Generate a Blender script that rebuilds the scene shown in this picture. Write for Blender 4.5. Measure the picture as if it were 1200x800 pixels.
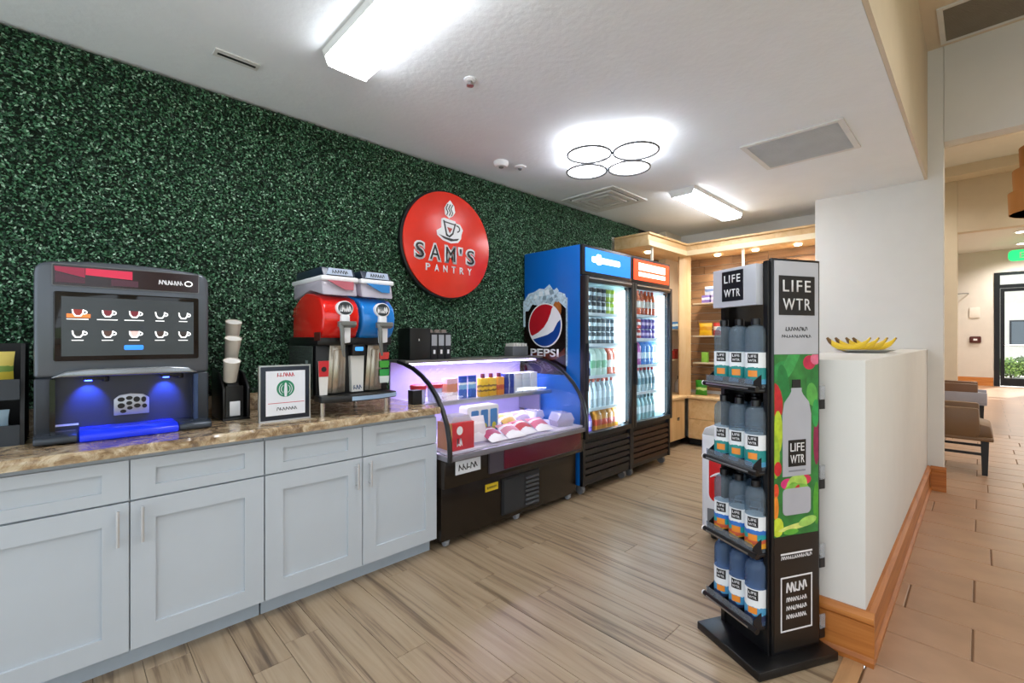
import bpy, bmesh, math, random
import numpy as np
from mathutils import Matrix, Vector
random.seed(7); RNG = np.random.default_rng(7)
R = math.radians
for o in list(bpy.data.objects): bpy.data.objects.remove(o)
SC = bpy.context.scene; COL = SC.collection

# ------------------------------------------------------------------ camera
CAM_H = 1.33
cd = bpy.data.cameras.new('camera'); cam = bpy.data.objects.new('camera', cd); COL.objects.link(cam)
cd.sensor_width = 36; cd.lens = 36*535/1200; cd.shift_y = -2/1200; cd.clip_end = 200; cd.clip_start = .05
cam.location = (0, 0, CAM_H); cam.rotation_euler = (R(90), 0, math.atan(549/535.))
SC.camera = cam

# ------------------------------------------------------------------ world, sun, exposure
w = bpy.data.worlds.new('world'); SC.world = w; w.use_nodes = True
bg = w.node_tree.nodes['Background']; bg.inputs[0].default_value = (.84, .92, 1, 1); bg.inputs[1].default_value = 1.35
sd = bpy.data.lights.new('sun', 'SUN'); sd.energy = 5; sd.angle = R(1); sd.color = (1, .95, .87)
sun = bpy.data.objects.new('sun', sd); COL.objects.link(sun); sun.location = (4, 30, 20)
sun.rotation_euler = Vector((-.25, -.85, -.62)).to_track_quat('-Z', 'Y').to_euler()
VS = SC.view_settings
VS.view_transform = 'Standard'; VS.look = 'None'; VS.gamma = 1; VS.use_curve_mapping = False; VS.exposure = 0.62

# ------------------------------------------------------------------ materials
def lin(h):
    h = h.lstrip('#'); c = [int(h[i:i+2], 16)/255 for i in (0, 2, 4)]
    return tuple(x/12.92 if x <= .04045 else ((x+.055)/1.055)**2.4 for x in c)
MATS = {}
def nodes(name):
    m = bpy.data.materials.new(name); m.use_nodes = True; nt = m.node_tree
    return m, nt, nt.nodes, nt.links, nt.nodes['Principled BSDF']
def pm(name, col, rough=.5, metal=0, var=.05, vs=6, bump=0, bs=150, emit=0, coat=0, spec=.5):
    if name in MATS: return MATS[name]
    m, nt, N, L, B = nodes(name); c = lin(col)
    tc = N.new('ShaderNodeTexCoord'); no = N.new('ShaderNodeTexNoise'); no.inputs['Scale'].default_value = vs; no.inputs['Detail'].default_value = 3
    L.new(tc.outputs['Object'], no.inputs['Vector'])
    rp = N.new('ShaderNodeValToRGB'); L.new(no.outputs['Fac'], rp.inputs['Fac'])
    rp.color_ramp.elements[0].position = .3; rp.color_ramp.elements[1].position = .7
    rp.color_ramp.elements[0].color = tuple(x*(1-var) for x in c)+(1,); rp.color_ramp.elements[1].color = tuple(min(1, x*(1+var)) for x in c)+(1,)
    L.new(rp.outputs['Color'], B.inputs['Base Color'])
    B.inputs['Roughness'].default_value = rough; B.inputs['Metallic'].default_value = metal
    B.inputs['Specular IOR Level'].default_value = spec; B.inputs['Coat Weight'].default_value = coat
    if emit:
        L.new(rp.outputs['Color'], B.inputs['Emission Color']); B.inputs['Emission Strength'].default_value = emit
    if bump:
        n2 = N.new('ShaderNodeTexNoise'); n2.inputs['Scale'].default_value = bs; n2.inputs['Detail'].default_value = 4
        L.new(tc.outputs['Object'], n2.inputs['Vector'])
        bp = N.new('ShaderNodeBump'); bp.inputs['Strength'].default_value = bump; bp.inputs['Distance'].default_value = .01
        L.new(n2.outputs['Fac'], bp.inputs['Height']); L.new(bp.outputs['Normal'], B.inputs['Normal'])
    MATS[name] = m; return m
def glow(name, col, strength):
    if name in MATS: return MATS[name]
    m, nt, N, L, B = nodes(name); c = lin(col)
    B.inputs['Base Color'].default_value = c+(1,); B.inputs['Emission Color'].default_value = c+(1,); B.inputs['Emission Strength'].default_value = strength
    MATS[name] = m; return m
def glass(name, tint='#ffffff', gl=.08, rough=.02):
    if name in MATS: return MATS[name]
    m, nt, N, L, B = nodes(name); N.remove(B); out = N['Material Output']
    tr = N.new('ShaderNodeBsdfTransparent'); tr.inputs[0].default_value = lin(tint)+(1,)
    g = N.new('ShaderNodeBsdfGlossy'); g.inputs['Roughness'].default_value = rough
    lw = N.new('ShaderNodeFresnel'); lw.inputs[0].default_value = 1.45
    ge = N.new('ShaderNodeNewGeometry'); iv = N.new('ShaderNodeMath'); iv.operation = 'SUBTRACT'; iv.inputs[0].default_value = 1; L.new(ge.outputs['Backfacing'], iv.inputs[1])
    fm = N.new('ShaderNodeMath'); fm.operation = 'MULTIPLY'; L.new(lw.outputs[0], fm.inputs[0]); L.new(iv.outputs[0], fm.inputs[1])
    mx = N.new('ShaderNodeMixShader'); L.new(fm.outputs[0], mx.inputs[0]); L.new(tr.outputs[0], mx.inputs[1]); L.new(g.outputs[0], mx.inputs[2]); L.new(mx.outputs[0], out.inputs[0])
    MATS[name] = m; return m
def plastic_clear(name, tint, dens=.5, rough=.1):
    m, nt, N, L, B = nodes(name); out = N['Material Output']
    B.inputs['Base Color'].default_value = lin(tint)+(1,); B.inputs['Roughness'].default_value = rough
    tr = N.new('ShaderNodeBsdfTransparent'); tr.inputs[0].default_value = lin(tint)+(1,)
    mx = N.new('ShaderNodeMixShader'); mx.inputs[0].default_value = dens
    L.new(tr.outputs[0], mx.inputs[1]); L.new(B.outputs[0], mx.inputs[2]); L.new(mx.outputs[0], out.inputs[0])
    MATS[name] = m; return m
def wood(name, stops, axis=0, scale=3, stretch=14, rough=.45, bump=.05, big=.5):
    """grain along one local axis; every object shifts the grain by its own random number"""
    m, nt, N, L, B = nodes(name)
    tc = N.new('ShaderNodeTexCoord'); oi = N.new('ShaderNodeObjectInfo'); mp = N.new('ShaderNodeMapping')
    sc = [scale*stretch]*3; sc[axis] = scale; mp.inputs['Scale'].default_value = sc
    cm = N.new('ShaderNodeCombineXYZ'); mu = N.new('ShaderNodeMath'); mu.operation = 'MULTIPLY'; mu.inputs[1].default_value = 53
    L.new(oi.outputs['Random'], mu.inputs[0])
    for i in range(3): L.new(mu.outputs[0], cm.inputs[i])
    L.new(tc.outputs['Object'], mp.inputs['Vector']); L.new(cm.outputs[0], mp.inputs['Location'])
    no = N.new('ShaderNodeTexNoise'); no.inputs['Scale'].default_value = 1; no.inputs['Detail'].default_value = 6; no.inputs['Roughness'].default_value = .62; no.inputs['Distortion'].default_value = .7
    L.new(mp.outputs[0], no.inputs['Vector'])
    ad = N.new('ShaderNodeMath'); ad.operation = 'MULTIPLY_ADD'; ad.inputs[1].default_value = big*.3; 
    L.new(oi.outputs['Random'], ad.inputs[0]); L.new(no.outputs['Fac'], ad.inputs[2])
    sb = N.new('ShaderNodeMath'); sb.operation = 'SUBTRACT'; sb.inputs[1].default_value = big*.15; L.new(ad.outputs[0], sb.inputs[0])
    rp = N.new('ShaderNodeValToRGB'); L.new(sb.outputs[0], rp.inputs['Fac'])
    e = rp.color_ramp.elements
    while len(e) < len(stops): e.new(.5)
    for i, (p, c) in enumerate(stops): e[i].position = p; e[i].color = lin(c)+(1,)
    L.new(rp.outputs['Color'], B.inputs['Base Color']); B.inputs['Roughness'].default_value = rough
    bp = N.new('ShaderNodeBump'); bp.inputs['Strength'].default_value = bump; bp.inputs['Distance'].default_value = .005
    L.new(no.outputs['Fac'], bp.inputs['Height']); L.new(bp.outputs['Normal'], B.inputs['Normal'])
    MATS[name] = m; return m
def bands(name, stops, rough=.4, axis='Z'):
    """printed wrap: constant colour bands along generated height"""
    m, nt, N, L, B = nodes(name)
    tc = N.new('ShaderNodeTexCoord'); sx = N.new('ShaderNodeSeparateXYZ'); L.new(tc.outputs['Generated'], sx.inputs[0])
    no = N.new('ShaderNodeTexNoise'); no.inputs['Scale'].default_value = 3; L.new(tc.outputs['Generated'], no.inputs['Vector'])
    ma = N.new('ShaderNodeMath'); ma.operation = 'MULTIPLY_ADD'; ma.inputs[1].default_value = .22; L.new(no.outputs['Fac'], ma.inputs[0]); L.new(sx.outputs[axis], ma.inputs[2])
    sb = N.new('ShaderNodeMath'); sb.operation = 'SUBTRACT'; sb.inputs[1].default_value = .11; L.new(ma.outputs[0], sb.inputs[0])
    rp = N.new('ShaderNodeValToRGB'); rp.color_ramp.interpolation = 'CONSTANT'; L.new(sb.outputs[0], rp.inputs['Fac'])
    e = rp.color_ramp.elements
    while len(e) < len(stops): e.new(.5)
    for i, (p, c) in enumerate(stops): e[i].position = p; e[i].color = lin(c)+(1,)
    L.new(rp.outputs['Color'], B.inputs['Base Color']); B.inputs['Roughness'].default_value = rough
    MATS[name] = m; return m

# ------------------------------------------------------------------ mesh helpers
class MB:
    def __init__(s): s.v = []; s.f = []; s.m = []
    def add(s, vs, fs, mi=0, M=None):
        b = len(s.v)
        s.v += [tuple(M @ Vector(v)) if M else tuple(v) for v in vs]
        s.f += [tuple(b+i for i in f) for f in fs]; s.m += [mi]*len(fs); return s
    def box(s, x0, x1, y0, y1, z0, z1, mi=0, M=None):
        return s.add([(x0,y0,z0),(x1,y0,z0),(x1,y1,z0),(x0,y1,z0),(x0,y0,z1),(x1,y0,z1),(x1,y1,z1),(x0,y1,z1)],
                     [(0,3,2,1),(4,5,6,7),(0,1,5,4),(1,2,6,5),(2,3,7,6),(3,0,4,7)], mi, M)
    def prism(s, poly, axis, d0, d1, mi=0, M=None):
        n = len(poly); P = []
        for d in (d0, d1):
            for a, b in poly: P.append({'x':(d,a,b),'y':(a,d,b),'z':(a,b,d)}[axis])
        return s.add(P, [tuple(range(n))[::-1], tuple(range(n, 2*n))]+[(i,(i+1)%n,n+(i+1)%n,n+i) for i in range(n)], mi, M)
    def lathe(s, prof, n=16, c=(0,0,0), mi=0, M=None):
        P = []; F = []
        for r, z in prof:
            for k in range(n):
                a = 2*math.pi*k/n; P.append((c[0]+r*math.cos(a), c[1]+r*math.sin(a), c[2]+z))
        for i in range(len(prof)-1):
            for k in range(n): F.append((i*n+k, i*n+(k+1)%n, (i+1)*n+(k+1)%n, (i+1)*n+k))
        F.append(tuple(range(n))[::-1]); F.append(tuple((len(prof)-1)*n+k for k in range(n)))
        return s.add(P, F, mi, M)
    def tube(s, path, r, n=8, mi=0, M=None, closed=False):
        path = [Vector(p) for p in path]; P = []; F = []; m = len(path)
        rs = r if isinstance(r, (list, tuple)) else [r]*m
        up = None
        for i, p in enumerate(path):
            if closed: t = path[(i+1)%m]-path[i-1]
            else: t = path[min(i+1, m-1)]-path[max(i-1, 0)]
            t.normalize()
            if up is None: up = Vector((0,0,1)) if abs(t.z) < .9 else Vector((1,0,0))
            a = t.cross(up).normalized(); b = a.cross(t).normalized(); up = b
            for k in range(n):
                q = 2*math.pi*k/n; P.append(p+(a*math.cos(q)+b*math.sin(q))*rs[i])
        for i in range(m if closed else m-1):
            j = (i+1) % m
            for k in range(n): F.append((i*n+k, i*n+(k+1)%n, j*n+(k+1)%n, j*n+k))
        if not closed: F.append(tuple(range(n))[::-1]); F.append(tuple((m-1)*n+k for k in range(n)))
        return s.add(P, F, mi, M)
    def cyl(s, p0, p1, r0, r1=None, n=14, mi=0, M=None): return s.tube([p0, p1], [r0, r0 if r1 is None else r1], n, mi, M)
    def mesh(s, name, mats, bev=0, seg=2, smooth=None, sub=0):
        me = bpy.data.meshes.new(name); me.from_pydata(s.v, [], s.f)
        for i, q in enumerate(s.m): me.polygons[i].material_index = q
        bm = bmesh.new(); bm.from_mesh(me); bmesh.ops.recalc_face_normals(bm, faces=bm.faces)
        if bev:
            ed = [e for e in bm.edges if len(e.link_faces) == 2 and e.calc_face_angle(0) > R(28)]
            bmesh.ops.bevel(bm, geom=ed, offset=bev, segments=seg, profile=.5, affect='EDGES', clamp_overlap=True)
        bm.to_mesh(me); bm.free()
        if smooth is None: smooth = bool(bev)
        if smooth:
            me.shade_smooth(); me.set_sharp_from_angle(angle=R(35))
        for m in (mats if isinstance(mats, (list, tuple)) else [mats]): me.materials.append(m)
        return me
    def build(s, name, mats, parent=None, loc=(0,0,0), rotz=0, **k):
        return put(name, s.mesh(name, mats, **k), parent, loc, rotz)
def put(name, me, parent=None, loc=(0,0,0), rotz=0):
    o = bpy.data.objects.new(name, me); COL.objects.link(o); o.parent = parent; o.location = loc; o.rotation_euler = (0,0,R(rotz)); return o
def tag(o, label, cat, group=None, kind=None):
    if label: o['label'] = label
    if cat: o['category'] = cat
    if group: o['group'] = group
    if kind: o['kind'] = kind
    return o
def thing(name, label, cat, loc=(0,0,0), rotz=0, group=None):
    o = put(name, None, None, loc, rotz); o.empty_display_size = .1; return tag(o, label, cat, group)
def struct(o, label=None, cat=None): return tag(o, label, cat, kind='structure')
def copy_tree(o, parent=None):
    c = o.copy(); COL.objects.link(c); c.parent = parent
    for ch in [k for k in o.children]: copy_tree(ch, c)
    return c
def dup(root, loc, rotz, label=None, group=None):
    c = copy_tree(root); c.location = loc; c.rotation_euler = (0,0,R(rotz))
    if label: c['label'] = label
    if group: c['group'] = group
    return c
def rrect(x0, x1, z0, z1, r, n=5):
    P = []
    for cx, cz, a0 in ((x1-r,z0+r,-90),(x1-r,z1-r,0),(x0+r,z1-r,90),(x0+r,z0+r,180)):
        for k in range(n+1): a = R(a0+90*k/n); P.append((cx+r*math.cos(a), cz+r*math.sin(a)))
    return P
def ell(cx, cz, rx, rz, n=28, a0=0, a1=360):
    full = abs(a1-a0) >= 360; m = n if full else n+1
    return [(cx+rx*math.cos(R(a0+(a1-a0)*k/n)), cz+rz*math.sin(R(a0+(a1-a0)*k/n))) for k in range(m)]
def ring(mb, cx, cz, rx, rz, t, y0, y1, n=28, mi=0):
    for k in range(n):
        a, b = R(360*k/n), R(360*(k+1)/n)
        mb.prism([(cx+rx*math.cos(a),cz+rz*math.sin(a)),(cx+rx*math.cos(b),cz+rz*math.sin(b)),(cx+(rx-t)*math.cos(b),cz+(rz-t)*math.sin(b)),(cx+(rx-t)*math.cos(a),cz+(rz-t)*math.sin(a))],'y',y0,y1,mi)
def text(name, s, cx, cz, y, wd, ht, mat, parent, depth=.001, rotz=0, fat=0, at=None, space=1):
    """flat lettering in the local XZ plane, facing local -Y, scaled to the given width and height"""
    cu = bpy.data.curves.new(name, 'FONT'); cu.body = s; cu.resolution_u = 3; cu.offset = fat; cu.align_x = 'CENTER'; cu.space_character = space
    t = bpy.data.objects.new(name, cu); COL.objects.link(t)
    me = bpy.data.meshes.new_from_object(t.evaluated_get(bpy.context.evaluated_depsgraph_get()))
    bpy.data.objects.remove(t); bpy.data.curves.remove(cu)
    co = np.array([v.co[:] for v in me.vertices]); lo, hi = co.min(0), co.max(0); d = np.maximum(hi-lo, 1e-6)
    for v in me.vertices:
        v.co = ((v.co.x-lo[0])/d[0]*wd-wd/2, 0, (v.co.y-lo[1])/d[1]*ht-ht/2)
    bm = bmesh.new(); bm.from_mesh(me)
    r = bmesh.ops.extrude_face_region(bm, geom=bm.faces[:]); bmesh.ops.translate(bm, vec=(0,-depth,0), verts=[v for v in r['geom'] if isinstance(v, bmesh.types.BMVert)])
    bmesh.ops.recalc_face_normals(bm, faces=bm.faces); bm.to_mesh(me); bm.free()
    me.materials.clear(); me.materials.append(mat); me.name = name
    return put(name, me, parent, at if at else (cx, y, cz), rotz)

def scribble(name, cx, cz, y, wd, ht, mat, parent, n=5, seed=1, depth=.0008):
    """a line of print too blurred to read: short strokes"""
    rg = random.Random(seed); m = MB(); cw = wd/n
    for i in range(n):
        x0 = cx-wd/2+cw*i+cw*.1; pts = [(x0+cw*.8*rg.random(), cz+ht*(rg.random()-.5)) for _ in range(4)]
        pts[0] = (x0, cz-ht/2); pts[1] = (x0+cw*.15, cz+ht/2); pts[3] = (x0+cw*.8, cz-ht/2+ht*.3*rg.random()); th_ = ht*.09
        for (a, b), (c_, d_) in zip(pts[:-1], pts[1:]):
            L_ = math.hypot(c_-a, d_-b)+1e-9; ux, uz = -(d_-b)/L_*th_, (c_-a)/L_*th_
            m.prism([(a-ux,b-uz),(c_-ux,d_-uz),(c_+ux,d_+uz),(a+ux,b+uz)],'y',y-depth,y)
    return m.build(name, mat, parent)
# ------------------------------------------------------------------ common materials
WHITE = pm('wall_paint', '#d9d7d1', .75, var=.015, bump=.04, bs=220)
CREAM = pm('hall_paint', '#d3c5ae', .75, var=.02, bump=.04, bs=220)
CEIL = pm('ceiling_paint', '#e8edef', .8, var=.015, bump=.22, bs=30)
BLACK = pm('black_plastic', '#0b0b0d', .35)
BLKMAT = pm('black_satin', '#141416', .5)
CHROME = pm('brushed_metal', '#b9bbbd', .28, 1)
WHITEP = pm('white_plastic', '#e8e8ea', .35)
GREYP = pm('grey_plastic', '#6c6e70', .4)
DKGLASS = pm('dark_glass', '#08080a', .06)
CABG = pm('cabinet_grey', '#b9c1c8', .42, var=.015)
TOEG = pm('toe_kick_grey', '#aab6c0', .45, var=.03)
BASEW = wood('baseboard_wood', [(.25,'#8a4a1a'),(.5,'#b06a2c'),(.75,'#c78342')], 0, 2, 12, .4, .03)
BASEWY = wood('baseboard_wood_long', [(.25,'#8a4a1a'),(.5,'#b06a2c'),(.75,'#c78342')], 1, 2, 12, .4, .03)
MAPLE = wood('maple_wood', [(.25,'#c79c68'),(.5,'#d8b380'),(.75,'#e2c396')], 1, 1.2, 10, .45, .02)
MAPLEZ = wood('maple_wood_upright', [(.25,'#c79c68'),(.5,'#d8b380'),(.75,'#e2c396')], 2, 1.2, 10, .45, .02)
SLAT = wood('slat_wood', [(.2,'#74543a'),(.5,'#9c7650'),(.8,'#b98f68')], 0, 2.5, 14, .5, .1, .9)
SLATY = wood('slat_wood_y', [(.2,'#74543a'),(.5,'#9c7650'),(.8,'#b98f68')], 1, 2.5, 14, .5, .1, .9)
OAK = wood('oak_plank', [(.28,'#544536'),(.38,'#7a6752'),(.46,'#968269'),(.62,'#a39077'),(.85,'#8c7961')], 0, .9, 26, .33, .05, .24)
TILE = pm('tile_ceramic', '#ab8a70', .3, var=.1, vs=5, bump=.03, bs=60)
GROUT = pm('grout', '#7c5f47', .8)

XW, YB, ZC = -3.10, 6.10, 2.76      # left wall plane, back wall plane, low ceiling
XE = -.33                          # edge of the low ceiling and face of the low partition
# ------------------------------------------------------------------ the setting
fl = struct(MB().box(XW, -.40, -1.6, YB, -.10, -.006).build('floor', pm('subfloor', '#4a3828', .8)), 'pale oak plank floor of the snack area', 'floor')
pw = .152; row = 0; y = -1.6
while y < YB-.01:
    x = XW-random.uniform(0, 1.1); y1 = min(y+pw, YB)
    while x < -.41:
        x1 = x+1.22; a, b = max(x, XW), min(x1, -.40)
        if b-a > .02:
            cx, cy = (a+b)/2, (y+y1)/2; hx, hy = (b-a)/2-.0008, (y1-y)/2-.0008
            MB().box(-hx, hx, -hy, hy, -.008, 0).build('plank', OAK, fl, (cx, cy, 0), bev=.0012, seg=1, smooth=False)
        x = x1
    y = y1
ft = struct(MB().box(-.33, 2.6, -1.6, 19.1, -.10, -.006).build('floor', GROUT), 'beige rectangular tile floor of the hallway', 'floor')
tm = MB().box(-.301, .301, -.149, .149, -.02, 0).mesh('tile', TILE, bev=.003, seg=1, smooth=False)
for k in range(36):
    yc = -1.43+.3048*k; off = (-.30, .0)[k % 2] + (.07 if k % 3 == 0 else 0)
    for j in range(-1, 6):
        xc = -.03+off+.61*j
        lo, hi = max(xc-.302, -.325), min(xc+.302, 2.59)
        if hi-lo < .012: continue
        if hi-lo > .6: put('tile', tm, ft, (xc, yc, 0))
        else: MB().box(-(hi-lo)/2, (hi-lo)/2, -.149, .149, -.02, 0).build('tile', TILE, ft, ((lo+hi)/2, yc, 0), bev=.003, seg=1, smooth=False)
# tiles too far to tell apart: brick pattern in the material
m, nt, N, L, B = nodes('tile_far'); tc = N.new('ShaderNodeTexCoord'); br = N.new('ShaderNodeTexBrick')
br.inputs['Scale'].default_value = 1; br.inputs['Brick Width'].default_value = .61; br.inputs['Row Height'].default_value = .3048; br.inputs['Mortar Size'].default_value = .004
br.inputs['Color1'].default_value = lin('#ab8a70')+(1,); br.inputs['Color2'].default_value = lin('#a3836a')+(1,); br.inputs['Mortar'].default_value = lin('#7c5f47')+(1,)
L.new(tc.outputs['Object'], br.inputs['Vector']); L.new(br.outputs['Color'], B.inputs['Base Color']); B.inputs['Roughness'].default_value = .3
MB().box(-.325, 2.59, 9.40, 19.08, -.02, -.0005).build('tile_field', m, ft)
struct(MB().box(-.40, -.332, -1.6, 2.33, -.10, .004).build('trim_1', wood('threshold_wood', [(.3,'#9d7650'),(.7,'#b98f66')], 1, 2, 10)), 'wooden threshold strip between plank floor and tiles', 'floor trim')

wl = struct(MB().box(XW-.12, XW, -1.6, YB+.12, 0, 4.0).build('wall_left', WHITE), 'long left wall behind the counter', 'wall')
wb = struct(MB().box(XW-.12, -1.18, YB, YB+.12, 0, 4.0).build('wall_back', WHITE), 'white back wall above the wooden shelving', 'wall')
# full-height white wall at the end of the low partition, with the hallway opening beside it
ww = MB(); ww.box(-1.186, -.225, 5.5, 5.66, 0, 4.1); ww.box(-.225, 2.6, 5.5, 5.66, 3.06, 4.1)
ww.box(-1.186, -1.07, 5.66, YB+.12, 0, 4.1)
struct(ww.build('wall_end', WHITE, bev=.008), 'tall white wall behind the low partition, with hallway opening', 'wall')
pony = struct(MB().box(-.72, XE, 2.36, 5.498, 0, 1.245).build('wall_partition', WHITE, bev=.006), 'low white partition wall between snack area and hallway', 'partition')
bb = MB(); prof = [(0,0),(.03,0),(.03,.02),(.018,.035),(.018,.165),(.026,.175),(.026,.195),(.012,.215),(0,.215)]
bb.add([], [])
P = [(XE+d, z) for d, z in prof]
bb.prism(P, 'y', 2.36, 5.48)
bsb = struct(bb.build('baseboard_partition', BASEWY), 'brown wooden baseboard along the hallway side of the partition', 'baseboard')
struct(MB().prism([(2.36-d, z) for d, z in prof], 'x', -.73, XE+.03).build('baseboard_front', BASEW), 'brown wooden baseboard across the near end of the partition', 'baseboard')
struct(MB().prism([(5.5-d, z) for d, z in prof], 'x', XE+.02, -.207).build('baseboard_end', BASEW), 'short brown baseboard piece at the foot of the tall white wall', 'baseboard')
# ceilings
struct(MB().box(XW, XE-.021, -1.6, YB, ZC, ZC+.25).build('ceiling', CEIL), 'low white textured ceiling over the snack area', 'ceiling')
struct(MB().box(XE-.02, XE, -1.6, 5.5, ZC, 4.1).build('wall_fascia', CREAM), 'cream fascia above the edge of the low ceiling', 'wall')
struct(MB().box(XE, 2.6, -1.6, 5.5, 3.9, 4.1).build('ceiling', CREAM), 'high cream ceiling over the hallway', 'ceiling')
wr = MB()
for y0, y1 in ((-1.6,-1.2),(.6,1.2),(3.0,7.0),(9.0,9.6),(11.6,19.1)): wr.box(2.6, 2.72, y0, y1, 0, 4.6)
for y0, y1 in ((-1.2,.6),(1.2,3.0),(7.0,9.0),(9.6,11.6)): wr.box(2.6, 2.72, y0, y1, 0, .4); wr.box(2.6, 2.72, y0, y1, 3.3, 4.6)
struct(wr.build('wall_right', CREAM), 'far right hallway wall with added tall windows', 'wall')
for i, (y0, y1) in enumerate(((-1.2,.6),(1.2,3.0),(7.0,9.0),(9.6,11.6))):  # windows added out of view to let daylight brighten the hallway
    f = MB(); f.box(2.63,2.69,y0,y0+.05,.4,3.3); f.box(2.63,2.69,y1-.05,y1,.4,3.3); f.box(2.63,2.69,y0+.05,y1-.05,.4,.45); f.box(2.63,2.69,y0+.05,y1-.05,3.25,3.3); f.box(2.63,2.69,y0+.05,y1-.05,1.9,1.95)
    wn = struct(f.build('window_%d' % (i+1), WHITE), ('first','second','third','fourth')[i]+' added tall window in the right hallway wall', 'window'); MB().box(2.655,2.662,y0+.05,y1-.05,.45,3.25).build('pane', glass('door_glass'), wn)
struct(MB().box(2.72, 40, -20, 60, -.12, -.02).build('ground', pm('lawn', '#7d8a66', .9)), 'ground outside the added hallway windows', 'ground')
# lounge beyond the opening
struct(MB().box(-3.0, 2.6, 5.66, 12.0, 4.5, 4.62).build('ceiling', WHITE), 'white tray ceiling of the lounge', 'ceiling')
for i, (a, b, z) in enumerate(((7.2, 7.5, 4.2), (9.6, 10.0, 4.25), (11.6, 12.0, 4.32))):
    struct(MB().box(-3.0, 2.6, a, b, z, 4.5).build('trim_%d' % (i+2), CREAM if i != 1 else WHITE), ('near', 'middle', 'far')[i]+' ceiling beam of the lounge seen through the opening', 'beam')
w2 = MB(); w2.box(-3.0, -.303, 12.0, 12.2, 0, 4.6); w2.box(-.303, 2.6, 12.0, 12.2, 3.34, 4.6)
struct(w2.build('wall_lounge', CREAM, bev=.01), 'cream lounge wall with opening to the entrance lobby', 'wall')
struct(MB().box(-3.0, -2.9, 5.66, 12.0, 0, 4.6).build('wall_lounge_side', CREAM), 'cream side wall of the lounge', 'wall')
struct(MB().box(-3.0, -.335, 5.66, 12.0, -.1, 0).build('floor', TILE), 'tile floor of the lounge beside the hallway', 'floor')
# entrance lobby
GREYW = pm('lobby_paint', '#c9c2ba', .75, var=.02)
struct(MB().box(-1.2, 2.6, 12.2, 19.1, 3.9, 4.1).build('ceiling', WHITE), 'white ceiling of the entrance lobby', 'ceiling')
w3 = MB(); w3.box(-1.2, .27, 19.1, 19.3, 0, 4.1); w3.box(.27, 1.75, 19.1, 19.3, 3.25, 4.1); w3.box(1.75, 2.72, 19.1, 19.3, 0, 4.1)
struct(w3.build('wall_lobby', GREYW), 'grey lobby wall around the glass entrance door', 'wall')
struct(MB().box(-1.2, -1.1, 12.2, 19.1, 0, 4.0).build('wall_lobby_side', GREYW), 'grey side wall of the lobby', 'wall')
struct(MB().box(-1.1, -.335, 12.2, 19.1, -.1, 0).build('floor', TILE), 'lobby tile floor by the side wall', 'floor')
struct(MB().box(-1.1, .26, 19.07, 19.1, 0, .24).build('baseboard_lobby', BASEW), 'brown baseboard beside the entrance door', 'baseboard')
# ------------------------------------------------------------------ entrance door and outside
DKF = pm('dark_bronze_frame', '#23262b', .35, .6)
dr = struct(thing('door_1', 'glass entrance door with dark metal frame at the end of the hallway', 'door', (.27, 19.1, 0)))
d = MB(); d.box(0, .12, -.02, .1, 0, 3.25); d.box(1.36, 1.48, -.02, .1, 0, 3.25); d.box(.12, 1.36, -.02, .1, 3.17, 3.25); d.box(.12, 1.36, -.02, .1, 2.80, 2.90)
d.build('door_frame', DKF, dr)
d = MB(); d.box(.125, .21, 0, .05, .02, 2.79); d.box(1.27, 1.355, 0, .05, .02, 2.79); d.box(.21, 1.27, 0, .05, .02, .24); d.box(.21, 1.27, 0, .05, 2.70, 2.79)
lf = d.build('door_leaf', DKF, dr)
MB().box(.21, 1.27, .02, .03, .24, 2.70).build('pane', glass('door_glass'), lf)
MB().tube([(.19,-.02,1.18),(.22,-.07,1.18),(1.2,-.07,1.18),(1.25,-.02,1.18)], .018).build('push_bar', CHROME, lf, smooth=True)
MB().box(.12, 1.36, .03, .04, 2.90, 3.17).build('transom_pane', glass('door_glass'), dr)
struct(MB().box(-30, 2.7, 19.3, 60, -.12, -.021).build('ground', pm('concrete_paving', '#c9c4ba', .8, var=.06, bump=.1, bs=30)), 'pale paving outside the entrance door', 'pavement')
bd = thing('neighbour_building', 'white rendered building across the path outside the door', 'building', (0, 40, -.02))
MB().box(-8, 10, 0, 4, 0, 6).build('wall', pm('render_white', '#e4dfd4', .8), bd)
for x in (-1.0, 1.2, 3.6):
    f = MB().box(x, x+1.2, -.05, 0, 1.0, 2.5).build('window', DKF, bd)
    MB().box(x+.08, x+1.12, -.07, -.05, 1.08, 2.42).build('pane', pm('far_pane', '#56626c', .1), f)
def leafmesh(name, pts, nrm, size, mat):
    """one folded diamond leaf per point"""
    n = len(pts); nrm = nrm/np.linalg.norm(nrm, axis=1, keepdims=True)
    t = RNG.normal(size=(n, 3)); t -= (t*nrm).sum(1, keepdims=True)*nrm; t /= np.linalg.norm(t, axis=1, keepdims=True)
    b = np.cross(nrm, t); s = size*RNG.uniform(.75, 1.25, (n, 1))
    V = np.empty((n, 4, 3)); V[:, 0] = pts-t*s; V[:, 1] = pts+b*s*.55+nrm*s*.22; V[:, 2] = pts+t*s; V[:, 3] = pts-b*s*.55+nrm*s*.22
    me = bpy.data.meshes.new(name); me.vertices.add(4*n); me.vertices.foreach_set('co', V.ravel())
    i = np.arange(n)*4; F = np.stack([i, i+1, i+2, i, i+2, i+3], 1).ravel()
    me.loops.add(6*n); me.loops.foreach_set('vertex_index', F.astype(np.int32))
    me.polygons.add(2*n); me.polygons.foreach_set('loop_start', np.arange(0, 6*n, 3, dtype=np.int32))
    me.update(calc_edges=True); me.validate(); me.materials.append(mat); return me
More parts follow.
